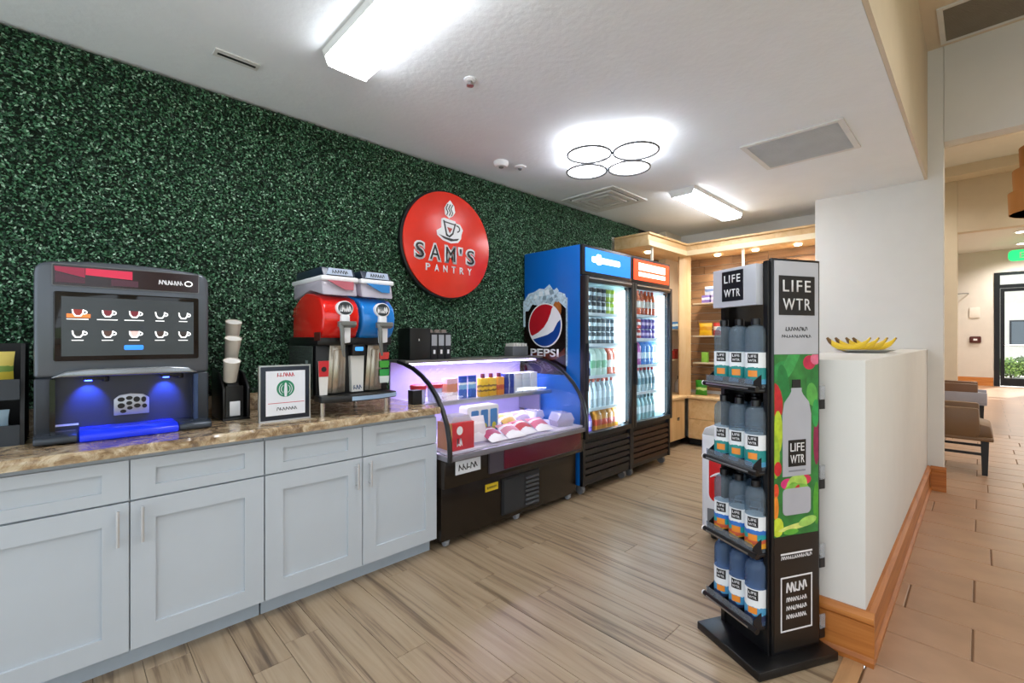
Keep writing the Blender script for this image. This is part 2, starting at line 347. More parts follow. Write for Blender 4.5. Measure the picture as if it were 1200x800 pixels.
def leafmat(name, stops, rough=.4):
    m, nt, N, L, B = nodes(name); g = N.new('ShaderNodeNewGeometry'); rp = N.new('ShaderNodeValToRGB')
    L.new(g.outputs['Random Per Island'], rp.inputs['Fac']); e = rp.color_ramp.elements
    while len(e) < len(stops): e.new(.5)
    for i, (p, c) in enumerate(stops): e[i].position = p; e[i].color = lin(c)+(1,)
    L.new(rp.outputs['Color'], B.inputs['Base Color']); B.inputs['Roughness'].default_value = rough; return m
SHR = leafmat('shrub_leaf', [(0,'#3c5a20'),(.5,'#6d8f38'),(1,'#9dbb5c')])
for i, (x, yy, s, lb) in enumerate(((.75, 24.0, .42, 'rounded green shrub nearest the door glass outside'), (1.45, 24.8, .5, 'larger green shrub further right outside the door'))):
    sh = thing('shrub', lb, 'shrub', (x, yy, -.02), 0, 'shrubs outside the entrance door')
    MB().cyl((0,0,0), (0,0,.35), .03, .02).build('stem', pm('bark', '#4a3a28', .9), sh)
    d = RNG.normal(size=(1600, 3)); d /= np.linalg.norm(d, axis=1, keepdims=True); rad = s*RNG.uniform(.55, 1, (1600, 1))
    pts = d*rad*np.array([1.25, 1, .85])+np.array([0, 0, s*.9]); pts[:, 2] = np.maximum(pts[:, 2], .03)
    put('foliage', leafmesh('foliage', pts, d+RNG.normal(size=d.shape)*.5, .05, SHR), sh)
# lobby wall fittings
tag(MB().prism(rrect(-.11,.11,-.15,.15,.02),'y',-.03,0).build('wall_strobe', pm('offwhite_plastic','#d6d0c8',.5), loc=(-.12, 19.1, 2.13), bev=.004), 'small off-white wall unit beside the entrance door', 'wall unit')
t = thing('alarm_box', 'small dark red alarm box on the lobby wall', 'alarm', (-.105, 19.1, 1.24))
MB().prism(rrect(-.12,.12,0,.19,.03),'y',-.05,0).build('housing', pm('maroon_plastic','#4a1a16',.4), t, bev=.006); MB().box(-.04,.04,-.056,-.05,.07,.12).build('lever', WHITEP, t)
t = thing('coat_hook_bar', 'thin metal bar fixed near the lounge opening edge', 'bar', (-.30, 18.9, 2.69))
MB().cyl((-.18,0,0),(.05,0,0),.012).build('bar', GREYP, t); MB().cyl((.05,0,0),(.05,.2,0),.012).build('bracket', GREYP, t)
t = thing('exit_sign', 'green exit sign hanging from the lobby ceiling', 'sign', (.95, 17.5, 3.36))
MB().prism(rrect(-.45,.45,0,.28,.1),'y',-.03,.03).build('panel', glow('exit_green','#19c36b',1.2), t)
text('lettering', 'EXIT', 0, .14, -.031, .5, .15, WHITEP, t); MB().cyl((0,0,.28),(0,0,.54),.015).build('stem', WHITEP, t)
for i, (x, yy) in enumerate(((.70, 16.2), (.80, 18.2))):
    t = thing('downlight', ('round downlight in the lobby ceiling nearer the opening', 'round downlight in the lobby ceiling above the entrance door')[i], 'ceiling light', (x, yy, 3.9), 0, 'lobby downlights')
    MB().lathe([(.16,0),(.16,-.015),(.12,-.02),(.12,0)], 20).build('trim_ring', WHITEP, t); MB().lathe([(.12,-.004),(.12,-.012)], 20).build('lens', glow('downlight_lens','#fff6e8',12), t)
    ld = bpy.data.lights.new('lobby_bulb','SPOT'); ld.energy = 260; ld.color = (1,.95,.88); ld.spot_size = R(150); ld.spot_blend = .8; ld.shadow_soft_size = .1; put('lobby_bulb', ld, t, (0,0,-.04))
for i, (x, yy, z) in enumerate(((.9,1.0,3.9),(.9,3.2,3.9),(1.4,6.6,4.5),(-1.2,8.6,4.5),(1.4,8.6,4.5),(-1.2,11.0,4.5),(1.4,11.0,4.5),(.9,14.0,3.9))):  # extra lamps added out of frame to brighten hallway, lounge and lobby
    t = thing('downlight', ('hallway','hallway','lounge','lounge','lounge','lounge','lounge','lobby')[i]+' added recessed round downlight, '+('behind the viewer','by the high ceiling grille','near the opening','above the near armchair side','by the pendant lamp','at the far left','at the far right','just past the second opening')[i], 'ceiling light', (x, yy, z), 0, 'added recessed downlights')
    MB().lathe([(.11,-.0005),(.11,-.012),(.085,-.016)], 20).build('trim_ring', WHITEP, t); MB().lathe([(.08,-.017),(.08,-.02)], 20).build('lens', glow('downlight_lens','#fff6e8',12), t)
    ld = bpy.data.lights.new('added_bulb','SPOT'); ld.energy = (45,75,130,130,150,130,150,340)[i]; ld.color = (1,.93,.84); ld.spot_size = R(140); ld.spot_blend = .8; ld.shadow_soft_size = .08
    put('added_bulb', ld, t, (0,0,-.03))
# tiered drum pendant
BRN = pm('brown_shade', '#9a6426', .6, bump=.1); WARM = glow('warm_lining', '#ffd9a0', 2.2)
t = thing('pendant_lamp', 'tiered brown drum pendant lamp with warm glowing underside', 'pendant lamp', (.66, 9.0, 2.98))
for k, (r0, z0) in enumerate(((.40, 0), (.36, .29), (.30, .58))):
    MB().lathe([(r0, 0), (r0+.01, .28), (r0+.0, .28), (r0-.012, 0)], 40, (0,0,z0)).build('shade', BRN, t, smooth=True)
    MB().lathe([(r0-.015, .015), (r0-.015, .02)], 40, (0,0,z0)).build('diffuser', WARM, t)
MB().cyl((0,0,.86),(0,0,1.52),.012).build('rod', BLACK, t)
# armchairs in the lounge
def armchair(label, seatmat, shellmat, loc, rz, pad=None):
    t = thing('armchair', label, 'armchair', loc, rz, 'armchairs in the lounge')
    for sx in (-1, 1):
        s = MB(); s.prism([(.12,.36),(.60,.36),(.64,.66),(.10,.655),(.09,.40)], 'x', sx*.29-.025, sx*.29+.025); s.build('arm', pad or shellmat, t, bev=.02)
        if pad: MB().box(sx*.29-.03, sx*.29+.03, .0, .62, .36, .53).build('arm_side', seatmat, t, bev=.01)
        for q, yy in ((0,.06),(1,.56)):
            MB().prism([(yy-.02,0),(yy+.02,0),(yy+.03,.36),(yy-.03,.36)],'x',sx*.27-.018,sx*.27+.018).build('leg', BLKMAT, t)
        MB().box(sx*.27-.01, sx*.27+.01, .06, .56, .19, .215).build('stretcher', BLKMAT, t)
    MB().prism([(.0,.36),(.60,.36),(.60,.46),(.10,.50),(.02,.48)],'x',-.262,.262).build('seat', seatmat, t, bev=.02)
    MB().box(-.31,.31,0.0,.62,.335,.37).build('seat_rail', shellmat, t, bev=.008)
    MB().prism([(.55,.48),(.62,.48),(.68,.78),(.62,.78)],'x',-.262,.262).build('backrest', shellmat, t, bev=.02)
    return t
LEA = pm('brown_leather', '#77593a', .45, bump=.05); GRF = pm('grey_fabric', '#9b9aa2', .8, bump=.1); LEB = pm('tan_leather', '#6b4a30', .45)
armchair('brown leather armchair nearest the white wall end, dark legs', LEA, LEA, (.09, 6.72, 0), 90)
armchair('armchair with grey seat cushion behind the brown leather one', GRF, GRF, (.07, 10.2, 0), 90, LEB)

# ------------------------------------------------------------------ green wall
GW = thing('boxwood_hedge_panel', 'dense artificial boxwood leaf panel covering the left wall', 'green wall', (XW, 0, .9))
GW['kind'] = 'stuff'
MB().box(.003, .016, -1.5, 4.66, .02, ZC-.9-.005).build('backing', pm('dark_green_mat', '#16271a', .9), GW); MB().box(.003, .016, 4.661, 5.25, 1.67, ZC-.9-.005).build('backing', pm('dark_green_mat', '#16271a', .9), GW)
n = 190000
pts = np.stack([.024+.020*RNG.beta(2, 1.4, n), RNG.uniform(-1.5, 5.25, n), RNG.uniform(.02, ZC-.915, n)], 1)
keep = ~((pts[:, 1] > 3.2) & (pts[:, 1] < 4.6) & (pts[:, 2] < 1.1)) & ((pts[:, 1] < 4.66) | (pts[:, 2] > 1.67)); pts = pts[keep]
nr = np.array([1., 0, .35])+RNG.normal(size=pts.shape)*.62
BOX = leafmat('boxwood_leaf', [(0,'#122e20'),(.35,'#224c30'),(.65,'#3d724c'),(.86,'#669873'),(1,'#adcdb4')], .45)
put('leaves', leafmesh('leaves', pts, nr, .0082, BOX), GW)['kind'] = 'stuff'
struct(MB().box(XW, XW+.03, 4.80, YB-.01, 2.70, 2.755).build('trim_5', BLKMAT), 'dark strip at the ceiling line above the wooden canopy', 'trim')

# ------------------------------------------------------------------ base cabinets and worktop
def shaker(mb, x0, x1, z0, z1, st, rail, y=0, t=.02):
    mb.box(x0, x0+st, y, y+t, z0, z1); mb.box(x1-st, x1, y, y+t, z0, z1)
    mb.box(x0+st, x1-st, y, y+t, z1-rail, z1); mb.box(x0+st, x1-st, y, y+t, z0, z0+rail)
    mb.box(x0+st, x1-st, y+.011, y+t, z0+rail, z1-rail)
def pull(x, z0, z1, parent):
    m = MB(); m.cyl((x,-.03,z0),(x,-.03,z1),.006,n=10); m.cyl((x,-.03,z0+.02),(x,.002,z0+.02),.0045,n=8); m.cyl((x,-.03,z1-.02),(x,.002,z1-.02),.0045,n=8)
    m.build('handle', pm('satin_nickel','#c9cacb',.35,.6), parent, smooth=True)
def cabinet(yloc, label):
    t = thing('base_cabinet', label, 'cabinet', (-2.36, yloc, 0), 90, 'grey base cabinets under the granite worktop')
    MB().box(.001, .979, .021, .72, .09, .874).build('body', CABG, t)
    MB().box(.004, .976, .075, .72, 0, .089).build('toe_kick', TOEG, t)
    for k in (0, 1):
        x0, x1 = (.003, .4875) if k == 0 else (.4925, .977)
        m = MB(); shaker(m, x0, x1, .095, .685, .08, .08); dd = m.build('door', CABG, t)
        pull(x1-.035 if k == 0 else x0+.035, .525, .665, dd)
        m = MB(); shaker(m, x0, x1, .693, .852, .08, .045); m.build('drawer_front', CABG, t)
cabinet(-.312, 'grey shaker base cabinet below the coffee machine')
cabinet(.668, 'grey shaker base cabinet below the twin slush machine, next to display case')
def granite():
    m, nt, N, L, B = nodes('granite'); tc = N.new('ShaderNodeTexCoord')
    n1 = N.new('ShaderNodeTexNoise'); n1.inputs['Scale'].default_value = 9; n1.inputs['Detail'].default_value = 7; n1.inputs['Roughness'].default_value = .75; n1.inputs['Distortion'].default_value = 1.2
    n2 = N.new('ShaderNodeTexVoronoi'); n2.inputs['Scale'].default_value = 75
    for q in (n1, n2): L.new(tc.outputs['Object'], q.inputs['Vector'])
    rp = N.new('ShaderNodeValToRGB'); e = rp.color_ramp.elements
    for _ in range(3): e.new(.5)
    for i, (p, c) in enumerate(((.28,'#3a2e26'),(.42,'#7d6750'),(.52,'#a8906f'),(.62,'#cbbb9e'),(.78,'#8d7558'))): e[i].position = p; e[i].color = lin(c)+(1,)
    L.new(n1.outputs['Fac'], rp.inputs['Fac'])
    r2 = N.new('ShaderNodeValToRGB'); r2.color_ramp.elements[0].color = (.25,.2,.15,1); r2.color_ramp.elements[0].position = .0; r2.color_ramp.elements[1].position = .28; r2.color_ramp.elements[1].color = (1,1,1,1)
    L.new(n2.outputs['Distance'], r2.inputs['Fac'])
    mx = N.new('ShaderNodeMix'); mx.data_type = 'RGBA'; mx.blend_type = 'MULTIPLY'; mx.inputs['Factor'].default_value = .6
    L.new(rp.outputs['Color'], mx.inputs['A']); L.new(r2.outputs['Color'], mx.inputs['B']); L.new(mx.outputs['Result'], B.inputs['Base Color']); B.inputs['Roughness'].default_value = .14
    return m
GRAN = granite()
t = thing('granite_worktop', 'speckled brown granite worktop on the grey cabinets', 'worktop', (-2.325, -.36, .875), 90)
sl = MB(); nx = 120; prf = [(.0,.0),(-.0,.01),(-.0,.02),(0,.03),(.006,.04)]
V = []; 
for i in range(nx+1):
    x = 2.01*i/nx
    for j, (yy, z) in enumerate(prf): V.append((x, yy+(random.uniform(-.004,.004) if 0 < j < 4 else 0), z))
    V.append((x, .705, .04)); V.append((x, .705, 0))
k = len(prf)+2; F = []
for i in range(nx):
    for j in range(k): F.append((i*k+j, i*k+(j+1)%k, (i+1)*k+(j+1)%k, (i+1)*k+j))
F.append(tuple(range(k))); F.append(tuple(nx*k+j for j in range(k)))
sl.add(V, F); sl.build('slab', GRAN, t, smooth=True)
tag(MB().box(0, 2.01, 0, .02, 0, .10).build('backsplash', GRAN, loc=(-3.008, -.36, .9155), rotz=90, bev=.002, seg=1), 'low granite upstand along the rear of the worktop', 'backsplash')

# ------------------------------------------------------------------ coffee machine
ZT = .915
GUN = pm('gunmetal_paint', '#5b6067', .32, .45, var=.03); NAVY = pm('bay_panel', '#2b2f3c', .3); BLUE = pm('tray_blue', '#1c33d8', .25, emit=.25)
cm = thing('coffee_machine', 'large grey touchscreen coffee machine with blue-lit drip tray on granite worktop', 'coffee machine', (-2.60, -.095, ZT), 90)
m = MB(); top = [(0,.262),(.585,.262),(.585,.68)]+[(.54+.045*math.cos(R(a)),.685+.045*math.sin(R(a))) for a in (20,45,70,90)]+[(.42,.742),(.29,.745),(.16,.742)]+[(.045+.045*math.cos(R(a)),.685+.045*math.sin(R(a))) for a in (90,110,135,160)]+[(0,.68)]
m.prism(top, 'y', 0, .40); hs = m.build('upper_housing', GUN, cm, bev=.014, seg=3)
MB().prism(rrect(.05,.545,.634,.724,.006),'y',-.004,.002).build('header_frame', GREYP, cm)
hd = MB().prism(rrect(.054,.541,.638,.720,.004),'y',-.006,-.003).build('header_screen', pm('screen_brown','#241518',.15,emit=.15), cm)
g = MB(); 
g.prism([(.058,.712),(.148,.712),(.148,.672),(.06,.694)],'y',-.0075,-.006,0); g.prism([(.15,.712),(.30,.712),(.30,.676),(.15,.684)],'y',-.0075,-.006,1)
g.prism([(.06,.690),(.148,.668),(.148,.648),(.06,.648)],'y',-.0075,-.006,2); g.prism([(.23,.674),(.32,.672),(.32,.646),(.23,.646)],'y',-.0075,-.006,2)
g.build('red_graphic', [pm('magenta_print','#8e1f3c',.3,emit=.25), pm('crimson_print','#c42646',.3,emit=.3), pm('plum_print','#4b2634',.3,emit=.15)], hd)
scribble('lettering', .437, .676, -.0065, .09, .02, pm('script_silver','#c8c8ca',.3,emit=.3), hd, 8, 11)
h = MB(); ring(h, .503, .676, .016, .013, .004, -.0075, -.006, 16); h.build('heart_mark', glow('screen_white','#f0f0f0',.8), hd)
dp = MB().prism(rrect(.055,.543,.328,.612,.008),'y',-.006,.002).build('display', DKGLASS, cm, bev=.002)
MB().box(.078,.523,-.0068,-.006,.348,.592).build('screen', pm('screen_grey','#34393c',.25,emit=.18), dp)
SW = glow('icon_white', '#f4f4f4', .9)
for r_, z in enumerate((.524, .437)):
    for c_, x in enumerate((.129, .221, .309, .399, .485)):
        ic = MB(); yy0, yy1 = -.0082, -.0068
        U = [(-.021,.016),(-.019,0),(-.011,-.013),(.007,-.013),(.015,0),(.017,.016)]; I = [(.012,.016),(.0105,.002),(.004,-.008),(-.008,-.008),(-.0145,.002),(-.0165,.016)]
        ic.prism([(x+a, z+b) for a, b in U+I], 'y', yy0, yy1); 
        for q in range(8):
            a, b = R(-100+200*q/8), R(-100+200*(q+1)/8)
            ic.prism([(x+.016+.011*math.cos(a),z+.005+.009*math.sin(a)),(x+.016+.011*math.cos(b),z+.005+.009*math.sin(b)),(x+.016+.007*math.cos(b),z+.005+.005*math.sin(b)),(x+.016+.007*math.cos(a),z+.005+.005*math.sin(a))],'y',yy0,yy1)
        lw_ = (.034,.034,.034,.017,.017)[c_] if r_ == 0 else .019
        ic.box(x-lw_-.002, x+lw_-.004, yy0, yy1, z-.0255, z-.0225)
        o = ic.build('cup_icon', SW, dp)
        fc = ['#8c2f2a','#6d1f2b','#6d1f2b',None,None,'#2c2c2c','#4a332b','#e7b3ae','#3a2a26','#2d2524'][r_*5+c_]
        if fc:
            MB().prism([(x+a, z+b) for a, b in I],'y',-.0078,-.0068).build('cup_fill', pm('icon'+fc, fc, .4, emit=.4), o)
        if r_ == 0 and c_ == 0:
            MB().box(x-.036,x+.036,-.0074,-.0068,z-.018,z-.002).build('orange_bar', pm('icon_orange','#e07a3a',.4,emit=.5), o)
MB().prism(rrect(.272,.338,.371,.392,.006),'y',-.0085,-.0068).build('blue_button', glow('button_blue','#2c78d8',.9), dp, bev=.001)
MB().prism([(.045,.262),(.54,.262),(.50,.288),(.42,.296),(.16,.296),(.09,.288)],'y',-.035,.01).build('lip', CHROME if False else pm('lip_silver','#8d9196',.22,.8), cm, bev=.008, seg=3)
for x0, x1 in ((.0,.055),(.53,.585)):
    MB().box(x0,x1,.0,.40,.03,.2615).build('pillar', pm('pillar_dark','#30353d',.3,.3), cm, bev=.008, seg=3)
    MB().box((x0+x1)/2-.008+(.025 if x0 == 0 else -.025),(x0+x1)/2+.008+(.025 if x0 == 0 else -.025),-.006,.02,.04,.255).build('pillar_stripe', DKGLASS if x0 == 0 else pm('stripe_blue','#3a4d74',.2,.5), cm)
MB().box(.055,.53,.09,.40,.03,.2615).build('bay_panel', NAVY, cm)
b = MB().prism([(.243,.078),(.367,.078),(.367,.15),(.345,.168),(.30,.174),(.262,.168),(.243,.15)],'y',.082,.091).build('badge', pm('badge_silver','#b4b6bc',.3,.6), cm, bev=.003)
q = MB()
for cx, cz, rx, rz in ((.268,.148,.013,.010),(.268,.12,.013,.012),(.296,.153,.012,.009),(.296,.13,.011,.009),(.298,.108,.010,.008),(.322,.145,.012,.013),(.324,.116,.012,.010),(.347,.143,.009,.013),(.35,.113,.009,.010),(.275,.095,.011,.008)):
    q.prism(ell(cx,cz,rx,rz,10),'y',.079,.083)
q.build('bean_print', BLACK, b)
for x in (.175,.44):
    nz = MB(); nz.box(x-.035,x+.035,.02,.075,.245,.2615); nz.cyl((x+.04,.05,.235),(x+.04,.05,.2615),.012); nz.build('nozzle', BLACK, cm, bev=.003)
    MB().lathe([(.012,.240),(.012,.245)],12,(x-.015,.05,0)).build('led', glow('led_blue','#2a40ff',20), cm)
    ld = bpy.data.lights.new('machine_led','SPOT'); ld.energy = 6; ld.color = (.05,.12,1); ld.spot_size = R(75); ld.spot_blend = .6; ld.shadow_soft_size = .01
    lo = put('led_light', ld, cm, (x-.015,.035,.236)); lo.rotation_euler = (R(38),0,0)
tr = MB(); tr.prism([(-.088,.004),(.09,.004),(.09,.042),(-.055,.044),(-.088,.030)],'x',.13,.455); tr.build('drip_tray', BLUE, cm, bev=.006)
for x0,x1 in ((.0,.128),(.457,.585)):
    MB().prism([(-.075,.004),(.09,.004),(.09,.04),(-.04,.042),(-.075,.03)],'x',x0,x1).build('tray_wing', pm('wing_grey','#3f454d',.25,.4), cm, bev=.008, seg=3)
MB().box(.06,.13,.086,.089,.052,.060).build('maker_mark', WHITEP, cm)
for x in (.05,.53):
    for yy in (-.03,.36): MB().cyl((x,yy,0),(x,yy,.006),.015,n=10).build('foot', BLACK, cm)

# ------------------------------------------------------------------ snack rack at the left edge
rk = thing('snack_rack', 'black two-tier snack rack at the left end of the worktop', 'rack', (-2.64, -.345, ZT), 90)
for x in (0,.212): MB().prism([(0,0),(.30,0),(.30,.40),(.06,.40),(0,.10)],'x',x,x+.012).build('side_panel', BLKMAT, rk)
for z in (0.0, .18): MB().prism([(.0,z),(.29,z+.04),(.29,z+.05),(.012,z+.012),(.012,z+.08),(0,z+.08)],'x',.013,.211).build('tray', pm('rack_charcoal','#2b3138',.5), rk)
MB().box(.013,.211,.285,.297,.05,.40).build('back_panel', BLKMAT, rk)
def pouch(w_, h_, d_, seed=0):
    """pillow bag standing upright, crimped top and bottom"""
    rg = random.Random(seed); V = []; nx_, nz_ = 6, 6
    for s in (-1, 1):
        for j in range(nz_+1):
            for i in range(nx_+1):
                u, v_ = i/nx_, j/nz_; b_ = (math.sin(math.pi*v_)**.6)*(math.sin(math.pi*u)**.5 if 0 < u < 1 else 0)
                V.append(((u-.5)*w_*(1-.06*math.sin(math.pi*v_)), s*(d_/2*b_+.0008)+rg.uniform(-1,1)*.002*b_, v_*h_))
    F = []; a = (nx_+1)*(nz_+1)
    for s in range(2):
        for j in range(nz_):
            for i in range(nx_):
                p = s*a+j*(nx_+1)+i; F.append((p, p+1, p+nx_+2, p+nx_+1))
    edge = [j*(nx_+1) for j in range(nz_+1)]+[nz_*(nx_+1)+i for i in range(1,nx_+1)]+[j*(nx_+1)+nx_ for j in range(nz_-1,-1,-1)]+[i for i in range(nx_-1,0,-1)]
    for i in range(len(edge)): p, q_ = edge[i], edge[(i+1) % len(edge)]; F.append((p, q_, a+q_, a+p))
    return MB().add(V, F)
def lay(o, rx, ry=0, rz=None):
    o.rotation_euler = (R(rx), R(ry), o.rotation_euler.z if rz is None else R(rz)); return o
tag(pouch(.17,.15,.05,1).build('snack_bag', bands('bag_yellow',[(0,'#d9c243'),(.45,'#7fa04a'),(.6,'#e5d06a')]), loc=(-2.72,-.235,ZT+.218), rotz=90, smooth=True), 'yellow snack bag on the upper tray of the black rack', 'snack bag')
tag(pouch(.15,.10,.04,2).build('snack_bag', pm('bag_paleblue','#a9c4d6',.4), loc=(-2.72,-.24,ZT+.036), rotz=90, smooth=True), 'pale blue packet in the lower tray of the black rack', 'snack bag')

# ------------------------------------------------------------------ cup dispenser and cups
cdp = thing('cup_holder', 'black stepped cup holder beside the coffee machine', 'cup holder', (-2.68, .565, ZT), 90)
MB().box(0,.125,.0,.25,0,.012).build('base', BLACK, cdp, bev=.003)
for k, (y0, y1, zt) in enumerate(((.045,.115,.185),(.125,.195,.300),(.205,.245,.390))): MB().box(.03+.013*k,.085+.016*k,y0,y1,.013,zt).build('step', BLACK, cdp, bev=.003)
for x0 in (.0,.112): MB().prism([(0,.013),(.25,.013),(.25,.26),(.10,.24),(0,.16)],'x',x0,x0+.013).build('side', BLACK, cdp, bev=.003)
MB().box(.02,.10,.03,.04,.013,.175).build('front_plate', BLACK, cdp); MB().box(.036,.084,.024,.030,.02,.095).build('label_plate', WHITEP, cdp, bev=.002)
CUPM = pm('paper_cup', '#d9d0c2', .6)
for x, yy, z, lb in ((-2.728,.607+.0,1.118,'lowest paper cup, at the front of the black stepped holder'),(-2.81,.632,1.233,'middle paper cup in the black stepped holder'),(-2.89,.652,1.323,'highest paper cup, at the rear of the black stepped holder')):
    t = thing('paper_cup', lb, 'paper cup', (x, yy, z), 0, 'paper cups in the black holder'); t.rotation_euler = (0, R(22), 0)
    MB().lathe([(.030,0),(.0375,.108),(.0395,.109),(.0395,.114),(.037,.114),(.0365,.108),(.001,.107)],24).build('cup_body', CUPM, t, smooth=True)
    MB().lathe([(.0364,.1085),(.0364,.1105)],24).build('cup_disc', pm('cup_white','#f6f3ec',.6), t)

# ------------------------------------------------------------------ framed notice
fs = thing('framed_sign', 'small black-framed notice with green round emblem leaning on worktop', 'sign', (-2.50, .682, ZT), 90)
m = MB(); m.box(0,.25,0,.018,0,.285); m.build('frame_edge', CHROME, fs)
m = MB(); m.box(.007,.243,-.004,0,.007,.278); m.build('frame', pm('frame_navy','#1d2634',.4), fs, bev=.002)
pp = MB().box(.03,.22,-.0055,-.004,.03,.256).build('paper', pm('paper_white','#e6e8ee',.6,var=.02), fs)
scribble('heading', .125, .236, -.0056, .085, .02, pm('red_ink','#c8384a',.6), pp, 6, 4)
e_ = MB().prism(ell(.123,.165,.043,.043,32),'y',-.0066,-.0055).build('emblem', pm('emblem_green','#1f7f5c',.5), pp)
q = MB(); 
q.prism([(.118,.124),(.128,.124),(.131,.15),(.128,.19),(.123,.197),(.118,.19),(.115,.15)],'y',-.0075,-.0066)
for sx in (-1,1):
    for r0 in (.020,.030): 
        pts_ = [(.123+sx*r0*math.cos(R(a)), .163+r0*1.1*math.sin(R(a))) for a in range(-60,61,20)]
        for a, b in zip(pts_[:-1], pts_[1:]): q.prism([a,b,(b[0]+sx*.003,b[1]),(a[0]+sx*.003,a[1])],'y',-.0075,-.0066)
q.build('emblem_bands', pm('paper_white','#e6e8ee',.6), e_)
MB().box(.04,.215,-.0062,-.0055,.091,.094).build('red_rule', pm('red_ink','#c8384a',.6), pp)
scribble('small_print', .13, .062, -.0056, .10, .016, pm('grey_ink','#3a3c40',.6), pp, 7, 5)
MB().prism([(.018,.16),(.025,.16),(.11,0),(.10,0)],'x',.1,.15).build('easel_back', BLKMAT, fs)

# ------------------------------------------------------------------ twin slush machine
STEEL = pm('stainless', '#b3aa9c', .25, .9); RED = pm('slush_red', '#d61a12', .12, coat=.4); AZ = pm('slush_blue', '#1878c9', .12, coat=.4)
TAPG = pm('tap_grey', '#6a6b66', .35); PALE = plastic_clear('bowl_clear', '#e6dfec', .55, .08)
sm = thing('slush_machine', 'twin frozen drink machine with red and blue bowls on worktop', 'drink machine', (-2.42, .962, ZT), 90)
MB().box(.005,.435,.10,.52,.085,.40).build('body', BLACK, sm, bev=.008)
MB().box(0,.44,.06,.50,.385,.43).build('bowl_deck', BLACK, sm, bev=.006)
for x in (.03,.41):
    for yy in (.07,.48): MB().cyl((x,yy,0),(x,yy,.09),.012,n=10).build('foot', STEEL, sm, smooth=True)
for k, (x0, mt_, nm) in enumerate(((.006, RED, 'red'), (.228, AZ, 'blue'))):
    x1 = x0+.205; cx = (x0+x1)/2
    prof_ = [(.045,.43),(.14,.405),(.44,.405),(.46,.43),(.46,.60)]
    prof_ += [(.34,.66),(.25,.682),(.15,.668),(.06,.642),(.015,.60),(0.0,.54),(.01,.48)]
    MB().prism(prof_,'x',x0,x1).build('bowl', mt_, sm, bev=.03, seg=4)
    up = [(.03,.60),(.46,.605),(.46,.745),(.05,.745)]
    MB().prism([(.02,.655),(.20,.69),(.455,.65),(.455,.745),(.04,.745)],'x',x0+.004,x1-.004).build('bowl_upper', PALE, sm, bev=.012)
    MB().box(x0-.002,x1+.002,.02,.47,.735,.762).build('lid', WHITEP, sm, bev=.008)
    MB().prism([(.03,.762),(.44,.762),(.42,.81),(.06,.81)],'x',x0+.012,x1-.012).build('lid_cap', pm('cap_navy','#1f2a3a',.3), sm, bev=.004)
    MB().prism([(x0+.03,.768),(x1-.03,.768),(x1-.04,.803),(x0+.04,.803)],'y',.024,.034).build('cap_label', pm('label_paleblue','#b9c6dc',.4), sm)
    scribble('cap_lettering', cx, .785, .0238, .09, .018, BLKMAT, sm, 6, k+6)
    MB().prism([(x0+.03,.735),(x1-.03,.735),(x1-.03,.69),(x1-.08,.69)],'y',.015,.022).build('front_decal', pm('decal_pink','#b5606c',.4) if k == 0 else pm('decal_blue','#2d7fc4',.4), sm)
    bz = -.012; zc = .585
    bd_ = MB().prism(ell(cx+.012,zc,.046,.042,28),'y',bz,.02).build('tap_badge', WHITEP, sm, bev=.003)
    MB().prism(ell(cx+.012,zc+.002,.040,.035,28),'y',bz-.002,bz).build('badge_print', pm('badge_dark','#2e3438',.3), bd_)
    q = MB()
    for a0 in range(0, 360, 45):
        r0 = .012+.012*((a0//45) % 2); q.prism([(cx+.012+math.cos(R(a0+d_))*(r0+e_), zc+math.sin(R(a0+d_))*(r0+e_)*.8) for d_, e_ in ((0,0),(35,.004),(35,.010),(0,.006))],'y',bz-.004,bz-.002)
    scribble('badge_lettering', cx+.012, zc, bz-.0022, .062, .036, WHITEP, bd_, 5, k+14)
    MB().box(cx-.012,cx+.036,-.018,.02,.50,.548).build('tap_stem', WHITEP, sm, bev=.004)
    MB().prism([(-.055,.515),(.0,.515),(.0,.485),(-.03,.48),(-.055,.49)],'x',cx-.028,cx+.058).build('tap_hood', TAPG, sm, bev=.005)
    lv = MB(); lv.tube([(cx-.024,-.035,.505),(cx-.022,-.05,.46),(cx-.02,-.048,.41),(cx-.012,-.04,.36),(cx-.004,-.035,.325)],[.013,.012,.011,.010,.006],10); lv.build('tap_lever', TAPG, sm, smooth=True)
    MB().prism([(cx-.008,.49),(cx+.036,.49),(cx+.034,.40),(cx-.004,.395)],'y',-.03,.015).build('spout', WHITEP, sm, bev=.005)
    MB().prism([(cx-.055,.12),(cx+.05,.12),(cx+.055,.39),(cx-.035,.39)],'y',.075,.10).build('steel_column', STEEL, sm, bev=.006)
    MB().prism([(cx-.03,.12),(cx+.02,.12),(cx+.03,.36),(cx-.015,.36)],'y',.06,.076).build('column_rib', STEEL, sm, bev=.004)
MB().prism([(.19,.39),(.265,.39),(.268,.325),(.187,.325)],'y',.045,.10).build('control_box', BLACK, sm, bev=.004)
MB().prism(rrect(.203,.252,.352,.375,.006),'y',.043,.046).build('control_display', glow('display_blue','#3f8fe0',.7), sm)
MB().prism([(.187,.324),(.268,.324),(.262,.12),(.195,.12)],'y',.068,.10).build('control_panel', pm('panel_offwhite','#d5d3cd',.4), sm)
scribble('panel_print', .229, .145, .0675, .05, .025, pm('ink_blue','#33486e',.5), sm, 3, 9)
dt = MB(); arc = [(-.0+.44*i/12, .0+.05*((i-6)/6.)**2-.045) for i in range(13)]
dt.prism(arc+[(.44,.11),(0,.11)],'z',.078,.112); dt.build('drip_tray', BLACK, sm, bev=.003)
st = MB(); ar2 = [(.0+.44*i/12, .05*((i-6)/6.)**2-.045) for i in range(4,13)]
for a, b in zip(ar2[:-1], ar2[1:]): st.prism([(a[0],a[1]-.003),(b[0],b[1]-.003),b,a],'z',.084,.106)
